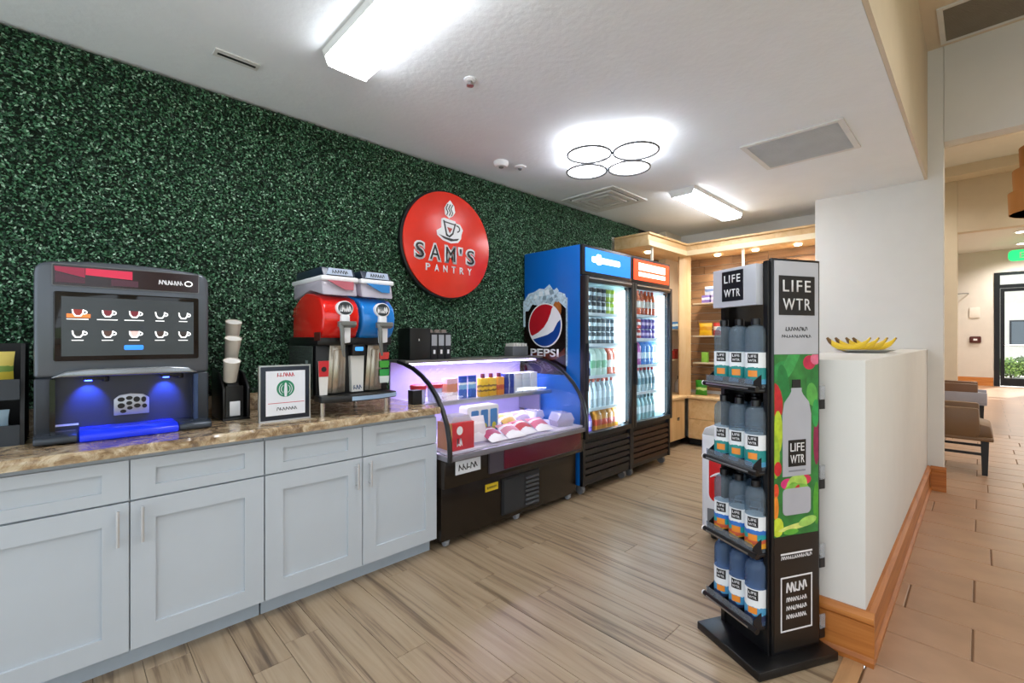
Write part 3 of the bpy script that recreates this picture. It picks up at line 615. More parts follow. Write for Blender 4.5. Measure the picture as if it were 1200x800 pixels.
st.build('tray_stripe', pm('stripe_paleblue','#9fb9d4',.3,.3), sm)
MB().box(-.004,.0,.02,.10,.41,.455).build('side_plate', pm('plate_maroon','#4a1410',.3), sm)
gp = MB().box(-.006,-.003,.12,.48,.11,.38).build('side_glass', plastic_clear('side_acrylic','#5d6660',.45,.1), sm)
for k in range(4): MB().box(-.008,-.0062,.18+.07*k,.215+.07*k,.13,.30-.02*k).build('side_strip', pm('strip_grey%d' % k, ('#7d8a86','#59655f','#8c9690','#4d5650')[k],.5), gp)
cupd = MB().prism([(.012,.115),(.052,.115),(.062,.30),(.004,.30)],'y',.062,.066).build('cup_decal', pm('decal_white','#e1dcd6',.5), sm)
MB().prism([(.007,.215),(.058,.215),(.062,.30),(.004,.30)],'y',.060,.062).build('decal_red_band', pm('decal_red','#c8242c',.4), cupd); MB().prism(ell(.033,.255,.014,.014,16),'y',.058,.060).build('decal_mark', BLKMAT, cupd)
for z, c in ((.30,'#d8413a'),(.25,'#4aa83c'),(.20,'#2f9d4a'),(.16,'#cfd6d2')): MB().prism([(.365,z),(.42,z),(.425,z+.04),(.362,z+.04)],'y',.060,.066).build('cup_decal', pm('decal'+c, c, .4), sm)

# ------------------------------------------------------------------ curved glass display case
DKB = pm('case_brown_black', '#241d16', .22, .2, var=.04); LIL = pm('case_liner', '#b9b0e0', .4); MAR = pm('maroon_strip', '#5a0f26', .2); BLKR = pm('rail_black','#121316',.3)
CL = 1.41
dc = thing('display_case', 'dark refrigerated display case with curved glass and pastries', 'display case', (-2.36, 1.668, 0), 90)
CV = [(-.085,.62),(-.08,.70),(-.055,.80),(-.012,.885),(.05,.965),(.13,1.035),(.22,1.09),(.33,1.135),(.45,1.165),(.52,1.175)]
MB().box(.02,CL-.02,.01,.675,.05,.40).build('lower_base', DKB, dc, bev=.004)
MB().box(0,CL,-.05,.675,.40,.575).build('upper_base', DKB, dc, bev=.006)
MB().box(0,CL,-.095,.675,.576,.612).build('front_lip', pm('lip_grey','#8c8a93',.25,.5), dc, bev=.003)
MB().box(.49,CL-.06,-.075,-.051,.44,.570).build('maroon_panel', MAR, dc, bev=.003)
MB().box(.36,CL-.05,-.066,-.0515,.43,.575).build('panel_rim', pm('rim_grey','#55505a',.3,.4), dc)
gl = MB().box(.535,.925,.0,.012,.085,.345).build('vent_frame', pm('vent_charcoal','#1d2024',.5), dc)
for k in range(7): MB().prism([(-.012,.105+.032*k),(.002,.105+.032*k),(.002,.118+.032*k),(-.006,.118+.032*k)],'x',.77,.91).build('vent_slat', pm('slat_grey','#43474c',.45), dc)
MB().box(.55,.755,-.004,.0,.10,.33).build('vent_mesh', pm('mesh_dark','#2a2e33',.6,bump=.3,bs=300), dc)
yl = MB().box(.385,.50,.004,.0101,.285,.335).build('warning_label', pm('label_yellow','#e3c32a',.5), dc); scribble('label_print', .4425, .31, .0038, .09, .018, BLKMAT, yl, 7, 3)
wlb = MB().box(.085,.29,-.053,-.0501,.475,.56).build('maker_plate', pm('plate_white','#dfe3e8',.4), dc); scribble('maker_script', .187, .517, -.0532, .16, .04, BLKMAT, wlb, 5, 21)
MB().box(.03,CL-.03,.66,.675,.613,1.165).build('rear_liner', LIL, dc)
MB().box(.02,CL-.02,-.06,.66,.612,.622).build('deck', pm('deck_white','#c8c4d6',.35), dc)
MB().box(.03,CL-.03,.28,.659,.872,.884).build('shelf', pm('shelf_white','#b9bccb',.3), dc)
MB().box(.03,CL-.03,.272,.281,.866,.892).build('shelf_edge', CHROME, dc)
for x in (.03, CL-.045): MB().box(x,x+.015,.40,.659,.70,.871).build('shelf_bracket', CHROME, dc)
MB().box(0,CL,.40,.675,1.166,1.186).build('top_deck', pm('top_steel','#8f8d88',.3,.6), dc, bev=.003)
MB().box(.05,CL-.05,.44,.50,1.148,1.160).build('led_strip', glow('case_led','#d9ccff',5), dc)
ld = bpy.data.lights.new('case_light','AREA'); ld.energy = 4.2; ld.color = (.74,.66,1); ld.shape = 'RECTANGLE'; ld.size = 1.25; ld.size_y = .08
put('case_light', ld, dc, (CL/2,.46,1.145))
ld = bpy.data.lights.new('shelf_light','AREA'); ld.energy = 2.6; ld.color = (.80,.74,1); ld.shape = 'RECTANGLE'; ld.size = 1.25; ld.size_y = .04
put('shelf_light', ld, dc, (CL/2,.33,.864)); MB().box(.05,CL-.05,.31,.35,.866,.871).build('shelf_led', glow('case_led2','#d9ccff',3), dc)
gm = MB(); n_ = len(CV)
V = [(x, a, b) for x in (.02, CL-.02) for a, b in CV]
gm.add(V, [(i,i+1,n_+i+1,n_+i) for i in range(n_-1)]); gm.build('curved_glass', glass('case_glass'), dc, smooth=True)
for x in (.012, CL-.012):
    MB().add([(x,a,b) for a,b in CV]+[(x,.66,1.17),(x,.66,.62)], [tuple(range(n_+2))]).build('end_glass', glass('case_glass'), dc)
    MB().tube([(x,a-.006,b) for a,b in [(-.085,.578)]+CV],.016,8).build('end_rail', BLKR, dc, smooth=True)
cst = MB().cyl((-.012,0,.035),(.012,0,.035),.034,n=14)
for x in (.08,.72,CL-.08):
    for yy in (.05,.62):
        c_ = MB(); c_.cyl((x-.012,yy,.024),(x+.012,yy,.024),.024,n=14); c_.box(x-.018,x+.018,yy-.02,yy+.02,.03,.051); c_.build('castor', [pm('castor_grey','#9da0a5',.4)], dc)

def item(name, mb, mats, label, cat, group, loc, rotz=90, **k):
    o = mb.build(name, mats, None, loc, rotz, **k); tag(o, label, cat, group); return o
def dcl(X, Y, Z): return (-2.36-Y, 1.668+X, Z)      # case-local to world
SHF, DCK = .8845, .6225
# shelf row, left to right
for k, X_ in enumerate((.10,.24)):
    t = thing('deli_tub', ('clear tub with red lid, first on the case shelf','clear tub with red lid, second on the case shelf')[k], 'tub', dcl(X_,.40,SHF), 90, 'red-lidded tubs on the case shelf')
    MB().lathe([(.048,0),(.055,.10)],20).build('tub_body', plastic_clear('tub_clear%d' % k,'#d8dbe4',.5), t, smooth=True); MB().lathe([(.058,.10),(.058,.125),(.05,.13)],20).build('lid', pm('lid_red','#d2253a',.35), t, smooth=True)
item('snack_carton', MB().box(-.05,.05,0,.07,0,.16), [bands('carton_peach',[(0,'#e0c8cf'),(.35,'#d98a6a'),(.75,'#e8b8c8')])], 'peach and pink carton on the case shelf', 'carton', None, dcl(.37,.36,SHF), bev=.002)
for k, X_ in enumerate((.49,.58)):
    item('drink_pouch', pouch(.085,.17,.05,k+5), bands('pouch_blue%d' % k,[(0,'#2a63c4'),(.4,'#7fb4e0'),(.6,'#e6eef6'),(.7,'#2f52b8')]), ('blue and white drink pouch, left of the pair','blue and white drink pouch, beside the yellow bottles')[k], 'pouch', 'blue pouches on the case shelf', dcl(X_,.39,SHF), smooth=True)
YEL = bands('juice_yellow',[(0,'#e8b21e'),(.28,'#7d5a20'),(.36,'#f0c22a'),(.5,'#8d6a28'),(.62,'#f2c62e')])
for k, X_ in enumerate((.68,.765,.85)):
    t = thing('juice_bottle', ('yellow juice bottle with dark cap, left of the trio','yellow juice bottle with dark cap, middle of the trio','orange-yellow juice bottle with dark cap, right of the trio')[k], 'bottle', dcl(X_,.38,SHF), 90, 'yellow juice bottles on the case shelf')
    MB().prism(rrect(-.04,.04,-.03,.03,.012),'z',0,.145).build('bottle_body', YEL if k < 2 else bands('juice_orange',[(0,'#e58a1a'),(.3,'#c9541e'),(.55,'#f0a32a')]), t, bev=.006); MB().lathe([(.018,.145),(.018,.175),(.014,.178)],12).build('cap', pm('cap_maroon','#6d1c2e',.4), t, smooth=True)
item('snack_carton', MB().box(-.05,.05,0,.08,0,.165), bands('carton_navy',[(0,'#26348c'),(.4,'#c9d2ea'),(.5,'#2b3c98')], axis='X'), 'navy blue carton right of the yellow bottles', 'carton', None, dcl(.955,.36,SHF), bev=.002)
for k, X_ in enumerate((1.06,1.155,1.25)):
    item('snack_carton', MB().box(-.042,.042,0,.09,0,.165), pm('carton_pale%d' % k,('#d9dde6','#cfd6e2','#dfe2ea')[k],.5), ('white carton on the case shelf, beside the navy one','white carton on the case shelf, middle of three','white carton on the case shelf, nearest the blue cooler')[k], 'carton', 'white cartons on the case shelf', dcl(X_,.36,SHF), bev=.002)
# deck row
rc = thing('pastry_box', 'red carton with white mark at the near end of the case', 'carton', dcl(.165,-.03,DCK), 90)
MB().box(-.09,.09,0,.16,0,.175).build('box_body', pm('box_red','#c1202c',.4), rc, bev=.003); MB().box(-.091,-.0895,0,.16,0,.175).build('box_side', pm('box_tan','#c98a55',.5), rc)
MB().prism([(-.085,.175),(.085,.175),(.06,.215),(-.06,.215)],'y',.02,.14).build('bag_top', plastic_clear('bag_frost','#e6e4f0',.6), rc)
MB().prism(ell(-.03,.125,.024,.028,20),'y',-.0015,0).build('box_mark', WHITEP, rc); scribble('box_lettering', -.03, .05, -.001, .045, .05, WHITEP, rc, 2, 8)
mc = thing('multipack_carton', 'white carton with blue windowed tubes in the case', 'carton', dcl(.50,.16,DCK), 90)
MB().prism(rrect(-.15,.15,0,.23,.02),'y',0,.10).build('carton_body', WHITEP, mc, bev=.004)
for k in range(3):
    o = MB().prism(rrect(-.115+.09*k,-.05+.09*k,.03,.20,.01),'y',-.004,.002).build('window', pm('tube_blue','#3f7fc0',.3), mc); MB().prism(ell(-.082+.09*k,.075,.02,.028,14),'y',-.006,-.004).build('fruit_print', pm('fruit_yellow','#c9c23a',.4), o)
pk = [(.352,.03,'#d9cfd8','white printed packet leaning at front of the case',25),(.47,-.05,'#b0456e','pink and white packet lying at front of the case',68),(.64,-.05,'#cf8aa0','pale pink packet lying before the white carton',68),(.80,-.03,'#c3424e','red and white sandwich pack in the middle of the case',66),(.97,-.03,'#cc6f8a','rose coloured sandwich pack beside the red one',66),(.80,.13,'#e0b25c','orange topped pack behind the red sandwich pack',50),(.97,.14,'#b9a5cf','lilac packet behind the rose sandwich pack',50)]
for k, (X_, Y_, c, lb, tilt) in enumerate(pk):
    o = item('wrapped_snack', pouch(.165,.18,.06,k+20), bands('wrap%d' % k,[(0,'#e9e6ee'),(.3,c),(.62,'#e9e2ea'),(.75,c)]), lb, 'packet', 'wrapped snacks on the case deck', dcl(X_,Y_,DCK+.012), smooth=True)
    o.rotation_euler = (R(-tilt),0,R(90+(-6,4,-3,4,-5,3,5)[k]))
for k, (X_, Y_) in enumerate(((.79,.40),(.97,.40))):
    item('bread_bag', MB().lathe([(0.001,0),(.05,.004),(.082,.03),(.085,.05),(.06,.085),(.02,.096)],20), pm('bread_white','#e9e6e4',.6,bump=.2,bs=40), ('white wrapped bun behind the sandwich packs, left one','white wrapped bun behind the sandwich packs, right one')[k], 'bun', 'white buns at the rear of the case', dcl(X_,Y_,DCK), smooth=True)
for k, (X_, Y_) in enumerate(((1.17,.30),(1.26,.06))):
    t = thing('clear_clamshell', ('clear clamshell pack right of the sandwich packs','clear clamshell pack at the far end of the case')[k], 'clamshell', dcl(X_,Y_,DCK), 90+15-30*k, 'clear clamshells in the case')
    MB().prism([(-.07,0),(.07,0),(.085,.05),(-.085,.05)],'y',-.06,.06).build('tray', plastic_clear('clam_tray%d' % k,'#cfcbe2',.55), t); MB().prism([(-.085,.051),(.085,.051),(.05,.11),(-.05,.11)],'y',-.07,.07).build('lid', plastic_clear('clam_lid%d' % k,'#e8e6f4',.4,.05), t)
    MB().prism(rrect(-.05,.05,.005,.045,.015),'y',-.045,.045).build('filling', pm('filling','#b98a94',.6), t)
# things standing on the case top
TP = 1.187
bx_ = thing('coffee_pod_dispenser', 'black dispenser box with three pod columns on the case top', 'dispenser', (-2.78, 1.715, TP), 90)
MB().box(0,.17,.0,.16,0,.225).build('box_body', pm('box_black','#0c0f0e',.4), bx_, bev=.003); MB().box(.07,.077,-.002,0,.135,.15).build('white_dot', WHITEP, bx_)
for k in range(3):
    c_ = MB().box(.175+.062*k,.231+.062*k,.0,.14,0,.195).build('pod_column', pm('pod_black','#1a1c22',.35), bx_, bev=.003)
    MB().box(.180+.062*k,.226+.062*k,-.002,0,.10,.18).build('pod_print', pm('pod_label','#9fa3a8',.5), c_); MB().box(.195+.062*k,.212+.062*k,-.002,0,.04,.07).build('pod_mark', WHITEP, c_)
    MB().lathe([(.024,.195),(.022,.215),(.012,.22)],12,(.203+.062*k,.06,0)).build('pod_cap', pm('pod_cap','#8a7d74',.5), c_)
nb = thing('napkin_box', 'grey napkin box on the case top beside the cooler', 'napkin box', (-2.86, 2.80, TP), 90)
MB().box(0,.19,0,.11,0,.085).build('box_body', pm('napkin_grey','#6f7274',.5,.3), nb, bev=.003)
for k in range(5): MB().box(.01+.036*k,.036+.036*k,.005,.105,.0852,.11+.004*(k%2)).build('napkin', pm('napkin_white','#d6d3cc',.7), nb)
bs = MB().box(0,.07,0,.06,0,.09).build('small_bin', BLKMAT, loc=(-2.52,1.575,ZT), rotz=90, bev=.003); tag(bs, 'small black bin on the worktop beside the slush machine', 'bin')

# ------------------------------------------------------------------ glass door coolers
CW, CH, CD = .772, 2.14, .685
FR = pm('cooler_black', '#15161a', .35); LIN = pm('cooler_liner', '#cfe0e8', .4); LED = glow('cooler_led', '#d8f0ff', 4)
SHELF = pm('cooler_shelf', '#cfdde2', .35); BLUEP = pm('panel_blue', '#0a62b8', .28, var=.06, vs=2)
def cooler(yloc, label, sidemat, head_cols, shelves, grilmat):
    t = thing('glass_door_cooler', label, 'cooler', (-2.34, yloc, 0), 90, 'glass door drink coolers')
    MB().box(0,.03,.03,CD,.09,CH).build('side_panel', sidemat, t, bev=.004)
    MB().box(CW-.03,CW,.03,CD,.09,CH).build('side_panel', FR, t, bev=.004)
    MB().box(.031,CW-.031,.60,CD,.09,CH-.001).build('rear_panel', LIN, t)
    MB().box(.031,CW-.031,.03,.60,CH-.26,CH-.001).build('top_box', FR, t)
    MB().box(.031,CW-.031,.03,.60,.09,.48).build('machine_box', FR, t)
    MB().box(.031,CW-.031,.06,.60,.481,.49).build('inner_floor', SHELF, t); MB().box(.031,CW-.031,.06,.60,1.872,1.879).build('inner_ceiling', LIN, t)
    for x in (.031, CW-.039): MB().box(x,x+.008,.06,.60,.49,1.87).build('inner_side', LIN, t)
    h_ = MB().box(0,CW,0,.03,1.885,CH).build('header_box', FR, t, bev=.004)
    MB().box(.035,CW-.03,-.006,0,1.915,CH-.025).build('header_panel', glow(head_cols[0], head_cols[1], head_cols[2]), h_)
    f = MB(); z0, z1 = .49, 1.875
    f.box(0,.045,-.03,.028,z0,z1); f.box(CW-.045,CW,-.03,.028,z0,z1); f.box(.045,CW-.045,-.03,.028,z1-.05,z1); f.box(.045,CW-.045,-.03,.028,z0,z0+.045)
    dd = f.build('door', FR, t, bev=.004); MB().box(.045,CW-.045,-.012,-.006,z0+.045,z1-.05).build('pane', glass('cooler_glass','#f2fbff'), dd)
    MB().box(.05,CW-.05,-.036,-.03,z1-.024,z1-.014).build('door_rail', CHROME, dd); MB().box(.008,.022,-.05,-.03,.9,1.3).build('door_handle', FR, dd)
    for x in (.052, CW-.078): MB().box(x,x+.022,.035,.055,.55,1.80).build('led_tube', LED, t)
    for x, ang in ((.09, 25), (CW-.09, -25)):
        ld = bpy.data.lights.new('cooler_tube','AREA'); ld.energy = 4.2; ld.color = (.82,.95,1); ld.shape = 'RECTANGLE'; ld.size = .03; ld.size_y = 1.25
        lo = put('tube_light', ld, t, (x,.06,1.17)); lo.rotation_euler = (R(90),0,R(-ang))
    for z in shelves: MB().box(.045,CW-.045,.075,.59,z-.012,z).build('shelf', SHELF, t); 
    for z in shelves: MB().box(.045,CW-.045,.066,.075,z-.016,z+.012).build('price_strip', WHITEP, t)
    for k in range(6): MB().prism([(.0,.13+.055*k),(.028,.13+.055*k),(.028,.165+.055*k),(.008,.165+.055*k)],'x',.03,CW-.03).build('grille_slat', grilmat, t)
    MB().box(0,CW,.008,.03,.09,.13).build('base_rail', FR, t)
    for x in (0,CW-.03): MB().box(x,x+.03,-.004,.03,.09,.488).build('grille_post', FR, t)
    for x in (.06,CW-.06):
        for yy in (.07,.60):
            c_ = MB(); c_.cyl((x-.014,yy,.04),(x+.014,yy,.04),.04,n=16); c_.prism([(yy-.03,.05),(yy+.03,.05),(yy+.025,.09),(yy-.025,.09)],'x',x-.022,x+.022); c_.build('castor', pm('castor_steel','#8b8e93',.35,.5), t)
    return t
S1 = [1.56,1.285,1.0,.712]; S2 = [1.575,1.335,1.065,.79]
c1 = cooler(3.112, 'tall drink cooler with blue side panel and blue lit header', BLUEP, ('header_blue','#1670d0',1.1), S1, pm('grille_dark','#2a2420',.35,.3))
c2 = cooler(3.886, 'tall drink cooler with orange-red lit header, right of the blue one', FR, ('header_orange','#e8451f',1.0), S2, pm('grille_brown','#3a241a',.35,.3))
hp = MB(); hp.prism(rrect(.12,.56,2.0,2.05,.02),'y',-.009,-.006); hp.build('header_mark', glow('header_white','#dff0ff',2.2), c1)
MB().prism(rrect(.19,.26,1.985,2.075,.02),'y',-.0095,-.006).build('header_mark', glow('header_white','#dff0ff',2.2), c1)
hp = MB(); hp.box(.12,.65,-.009,-.006,2.015,2.085); hp.build('header_mark', glow('header_cream','#fff0d8',1.8), c2); MB().box(.12,.65,-.009,-.006,1.955,1.995).build('header_mark', glow('header_cream','#fff0d8',1.8), c2)
MB().box(.16,.175,-.0095,-.009,2.06,2.07).build('header_dash', BLKMAT, c2); MB().box(.36,.37,-.0095,-.009,2.03,2.07).build('header_dash', BLKMAT, c2)
# printed glass-of-cola artwork on the blue side (faces -y in the room): local plane X=0
def side(mb, name, mat, depth=0, **k): return mb.build(name, mat, c1, (-depth, .43, 0), -90, **k)
COLA = pm('cola_dark','#150a08',.25); ICE = pm('ice_print','#b9d0dc',.3,var=.35,vs=45); 
art = MB(); art.prism(rrect(-.255,.255,1.02,1.66,.05),'y',-.001,.001); side(art, 'cola_panel', COLA)
rim = MB()
for x0,x1,z0,z1 in ((-.268,-.24,1.45,1.70),(.25,.268,1.10,1.70)): rim.prism(rrect(x0,x1,z0,z1,.012),'y',-.0018,.001)
side(rim, 'glass_rim', ICE)
ic = MB(); rg = random.Random(3)
ic.prism([(-.26,1.60),(-.25,1.70),(-.20,1.76),(-.12,1.775),(-.06,1.80),(.0,1.79),(.06,1.83),(.10,1.78),(.17,1.755),(.24,1.73),(.262,1.66),(.255,1.60),(.18,1.66),(.12,1.62),(.05,1.68),(-.05,1.64),(-.15,1.66),(-.2,1.6)],'y',-.0022,0)
side(ic, 'ice_band', ICE)
for k in range(16):
    cx, cz, a = rg.uniform(-.2,.2), rg.uniform(1.67,1.77), rg.uniform(0,90); s = rg.uniform(.018,.035)
    side(MB().prism([(cx+s*math.cos(R(a+90*q)), cz+s*.9*math.sin(R(a+90*q))) for q in range(4)],'y',-.003-.0002*k,-.002), 'ice_cube', pm('ice%d' % (k % 4), ('#dfeaf0','#9fb6c2','#c7dae4','#7f97a4')[k % 4], .3))
side(MB().prism(ell(.15,1.60,.05,.075,20),'y',-.0028,0), 'cola_highlight', pm('cola_amber','#a5622c',.3,var=.3,vs=30))
side(MB().prism([(-.24,1.15),(-.15,1.22),(-.05,1.2),(.05,1.235),(.16,1.2),(.24,1.26),(.24,1.2),(.1,1.15),(-.1,1.13)],'y',-.002,0), 'cola_highlight', pm('cola_rust','#5a2412',.3,var=.4,vs=20))
GX, GZ, GR = .005, 1.462, .19
side(MB().prism(ell(GX,GZ,GR+.012,GR+.012,48),'y',-.004,0), 'globe_ring', WHITEP)
cv = [(GX-GR*.97+GR*1.94*i/20, 0) for i in range(21)]
def inside(x, z): 
    d_ = math.hypot(x-GX, z-GZ); 
    return (x, z) if d_ <= GR else (GX+(x-GX)*GR/d_, GZ+(z-GZ)*GR/d_)
w1 = [inside(GX+GR*(-.92+1.55*i/14), GZ+GR*(-.42+.10*math.sin(i/14*2.6)+1.25*(i/14)**2.2)) for i in range(15)]
redp = [(GX+GR*math.cos(R(a)), GZ+GR*math.sin(R(a))) for a in range(58, 212, 7)]+[(GX-GR*.80,GZ-GR*.50),(GX-GR*.40,GZ-GR*.34),(GX-GR*.05,GZ-GR*.10),(GX+GR*.2,GZ+GR*.2),(GX+GR*.38,GZ+GR*.55),(GX+GR*.46,GZ+GR*.80)]
side(MB().prism(redp,'y',-.006,-.004), 'globe_red', pm('globe_red','#b01826',.25))
blup = [(GX+GR*math.cos(R(a)), GZ+GR*math.sin(R(a))) for a in range(222, 382, 8)]+[(GX+GR*.80,GZ+GR*.10),(GX+GR*.55,GZ-GR*.28),(GX+GR*.2,GZ-GR*.45),(GX-GR*.25,GZ-GR*.56)]
side(MB().prism(blup,'y',-.006,-.004), 'globe_blue', pm('globe_blue','#163f8c',.25))
text('side_lettering', 'PEPSI', 0, 0, 0, .34, .07, WHITEP, c1, depth=.003, rotz=-90, fat=.02, at=(-.003,.43,1.213))

# drinks inside the coolers
def can_mesh(c0, c1_='#c9ccd0', H=.122):
    return MB().lathe([(.026,0),(.033,.006),(.033,H-.014),(.028,H-.002),(.026,H)],14).mesh('drink_can', bands('can'+c0+c1_,[(0,c0),(.35,c1_),(.62,c0),(.93,'#c4c8cc')]), smooth=True)
def bottle_mesh(liq, cap, lab, H=.235, r=.034):
    m = MB(); k = H/.235
    m.lathe([(r*.85,0),(r,.008*k),(r,.075*k)],14,mi=0); m.lathe([(r*1.02,.075*k),(r*1.02,.135*k)],14,mi=2); m.lathe([(r,.135*k),(r*.95,.155*k),(r*.45,.20*k),(.0125,.205*k),(.0125,.212*k)],14,mi=0); m.lathe([(.0145,.210*k),(.0145,.235*k)],12,mi=1)
    return m.mesh('drink_bottle', [pm('liq'+liq,liq,.15), pm('cap'+cap,cap,.4), pm('lab'+lab,lab,.45)], smooth=True)
def carton_mesh(c0, c1_, w_=.075, H=.2):
    m = MB(); m.box(-w_/2,w_/2,-.035,.035,0,H*.8); m.prism([(-.035,H*.8),(.035,H*.8),(.004,H),(-.004,H)],'x',-w_/2,w_/2)
    return m.mesh('drink_carton', bands('cart'+c0+c1_,[(0,c0),(.3,c1_),(.55,c0)]), bev=.002)
def row(cw, z, xs, mesh, name, cat, label, group, depth=2, dy=.09, y0=.12, tiers=1, th=.124):
    base = 3.112 if cw == 1 else 3.886
    for i_, x in enumerate(xs):
        for q in range(depth):
            for tr_ in range(tiers):
                lb = '%s %s, %s%s, %s shelf of %s-header cooler' % (ORD[i_], label[0], ('front row','second row')[q], (', lower tier',', upper tier')[tr_] if tiers > 1 else '', label[1], label[2])
                tag(put(name, mesh, None, (-2.34-y0-dy*q, base+x, z+.0005+tr_*th), 90), lb, cat, group)
X8 = [.095+.073*i for i in range(8)]
ORD = ('leftmost', 'second', 'third', 'fourth', 'fifth', 'sixth', 'seventh', 'eighth')
def single(what):
    for a, b in (('cans','can'),('cartons','carton'),('bottles with red caps','bottle with red cap'),('bottles','bottle')): 
        if a in what: return what.replace(a, b)
def stock(c, z, s, xs, mesh, name, cat, what, **k): row(c, z, xs, mesh, name, cat, (single(what), s, ('blue','orange')[c-1]), what+' in '+('blue','orange')[c-1]+'-header cooler, '+s+' shelf', **k)
k_ = can_mesh
stock(1, S1[0], 'top', X8[0:2], k_('#2f6fd0','#dfe6ee'), 'drink_can', 'can', 'blue and white cans', tiers=2)
stock(1, S1[0], 'top', X8[2:6], k_('#2b3238','#c3cdd2'), 'drink_can', 'can', 'black and silver cans', tiers=2)
stock(1, S1[0], 'top', X8[6:8], k_('#b9d03a','#e3ecc8'), 'drink_can', 'can', 'lime green cans', tiers=2)
stock(1, S1[1], 'second', X8[0:1], k_('#2f9a4a','#e5ece4'), 'drink_can', 'can', 'green cans', tiers=2)
stock(1, S1[1], 'second', X8[1:5], k_('#3b464c','#d0d9dc'), 'drink_can', 'can', 'charcoal and silver cans', tiers=2)
stock(1, S1[1], 'second', X8[5:8], k_('#55606a','#dadfe2'), 'drink_can', 'can', 'slate grey cans', tiers=2)
stock(1, S1[2], 'third', [.10,.185], carton_mesh('#27397e','#e0e6f2',.08,.25), 'drink_carton', 'carton', 'navy and white cartons', tiers=1)
stock(1, S1[2], 'third', [.275,.36,.445], carton_mesh('#cfe0cf','#79b58a',.08,.25), 'drink_carton', 'carton', 'pale green cartons')
stock(1, S1[2], 'third', [.54,.63], carton_mesh('#dd5a30','#f2e6dc',.085,.25), 'drink_carton', 'carton', 'orange cartons')
stock(1, S1[3], 'fourth', X8, bottle_mesh('#d5dde2','#c4553f','#eaf0f4',.262), 'drink_bottle', 'bottle', 'white bottles with red caps')
stock(1, .49, 'bottom', X8[0:3], bottle_mesh('#7d62b0','#e4e6ee','#b9a4d8',.20), 'drink_bottle', 'bottle', 'purple bottles')
stock(1, .49, 'bottom', [.36,.45,.54,.63], carton_mesh('#e0902a','#d6452a',.085,.20), 'drink_carton', 'carton', 'orange-yellow cartons')
stock(2, S2[0], 'top', X8, bottle_mesh('#d8552e','#c23a2a','#eadfd8',.262), 'drink_bottle', 'bottle', 'orange-red bottles')
stock(2, S2[1], 'second', X8[0:4], k_('#b93a34','#ead9d6',.106), 'drink_can', 'can', 'red cans', depth=2, tiers=2, th=.1075)
stock(2, S2[1], 'second', X8[4:8], k_('#5a3f9a','#d8b6dc',.106), 'drink_can', 'can', 'violet cans', depth=2, tiers=2, th=.1075)
stock(2, S2[2], 'third', [.10,.19,.28], carton_mesh('#b24aa0','#e8c6dc',.085,.24), 'drink_carton', 'carton', 'magenta cartons')
stock(2, S2[2], 'third', [.38,.47,.56,.64], carton_mesh('#3a7fd0','#cfe2f2',.085,.24), 'drink_carton', 'carton', 'sky blue cartons')
stock(2, S2[3], 'fourth', X8, bottle_mesh('#b9c6cc','#c03038','#6f8f9a',.25), 'drink_bottle', 'bottle', 'clear bottles with red caps')
stock(2, .49, 'bottom', X8, bottle_mesh('#9fc3c8','#3d5f66','#dfeaec',.27), 'drink_bottle', 'bottle', 'teal water bottles')

# ------------------------------------------------------------------ round wall sign
sg = thing('round_wall_sign', 'round red sign with white cup drawing and lettering on green wall', 'sign', (-3.028, 2.195, 2.09), 90)
MB().prism(ell(0,0,.435,.435,64),'y',-.035,0).build('backing_disc', BLACK, sg, bev=.004)
MB().prism(ell(.006,.0,.422,.422,64),'y',-.05,-.0351).build('red_disc', pm('sign_red','#e2321f',.25), sg, bev=.004)
y_ = -.0505
for ch, x, wd, ht, dz in (('S',-.275,.075,.115,0),('A',-.135,.095,.115,0),('M',.015,.09,.115,0),("'",.115,.02,.04,.037),('S',.22,.075,.115,0)):
    o = text('letter', ch, x, -.075+dz, y_, wd+.030, ht+.030, WHITEP, sg, depth=.003, fat=.07); text('letter_face', ch, 0, 0, -.003, wd, ht, BLACK, o, depth=.003, fat=0)
for i, ch in enumerate('PANTRY'): text('letter', ch, -.20+.082*i, -.195, y_, .042, .055, WHITEP, sg, depth=.003, fat=.02)
q = MB(); q.prism([(-.115,.065),(-.06,.03),(.02,.015),(.09,.03),(.12,.065),(.125,.10),(.14,.14),(.11,.18),(.07,.185),(.06,.2),(-.05,.21),(-.075,.20),(-.075,.13),(-.12,.10)],'y',-.0535,-.05); q.build('cup_silhouette', WHITEP, sg)
q = MB(); q.prism([(-.10,.072),(-.05,.045),(.02,.032),(.08,.045),(.10,.065),(.04,.052),(-.03,.058)],'y',-.056,-.0535)
q.prism([(-.06,.19),(-.045,.19),(-.02,.085),(.0,.075),(.03,.10),(.055,.18),(.068,.18),(.04,.09),(.005,.06),(-.03,.07)],'y',-.056,-.0535)
q.prism([(-.06,.185),(.06,.175),(.06,.165),(-.055,.175)],'y',-.056,-.0535)
for a in range(-80, 81, 20):
    q.prism([(.075+.034*math.cos(R(a+d_)), .14+.03*math.sin(R(a+d_))) if e_ else (.075+.024*math.cos(R(a+d_)), .14+.02*math.sin(R(a+d_))) for d_, e_ in ((0,1),(20,1),(20,0),(0,0))],'y',-.056,-.0535)
q.build('cup_lines', BLACK, sg)
MB().prism([(-.02,.14),(.03,.135),(.005,.095)],'y',-.057,-.0535).build('cup_fill', pm('sign_red2','#b0281c',.3), sg)
q = MB(); q.prism([(-.0,.215),(-.04,.24),(-.045,.29),(-.02,.33),(.01,.36),(.05,.32),(.06,.27),(.035,.235)],'y',-.0535,-.05); q.build('steam_silhouette', WHITEP, sg)
q = MB()
for dx in (-.025, .0, .022): q.tube([(dx,-.055,.235),(dx+.012,-.055,.26),(dx-.006,-.055,.29),(dx+.012,-.055,.325)],.004,6)
q.build('steam_lines', BLACK, sg)

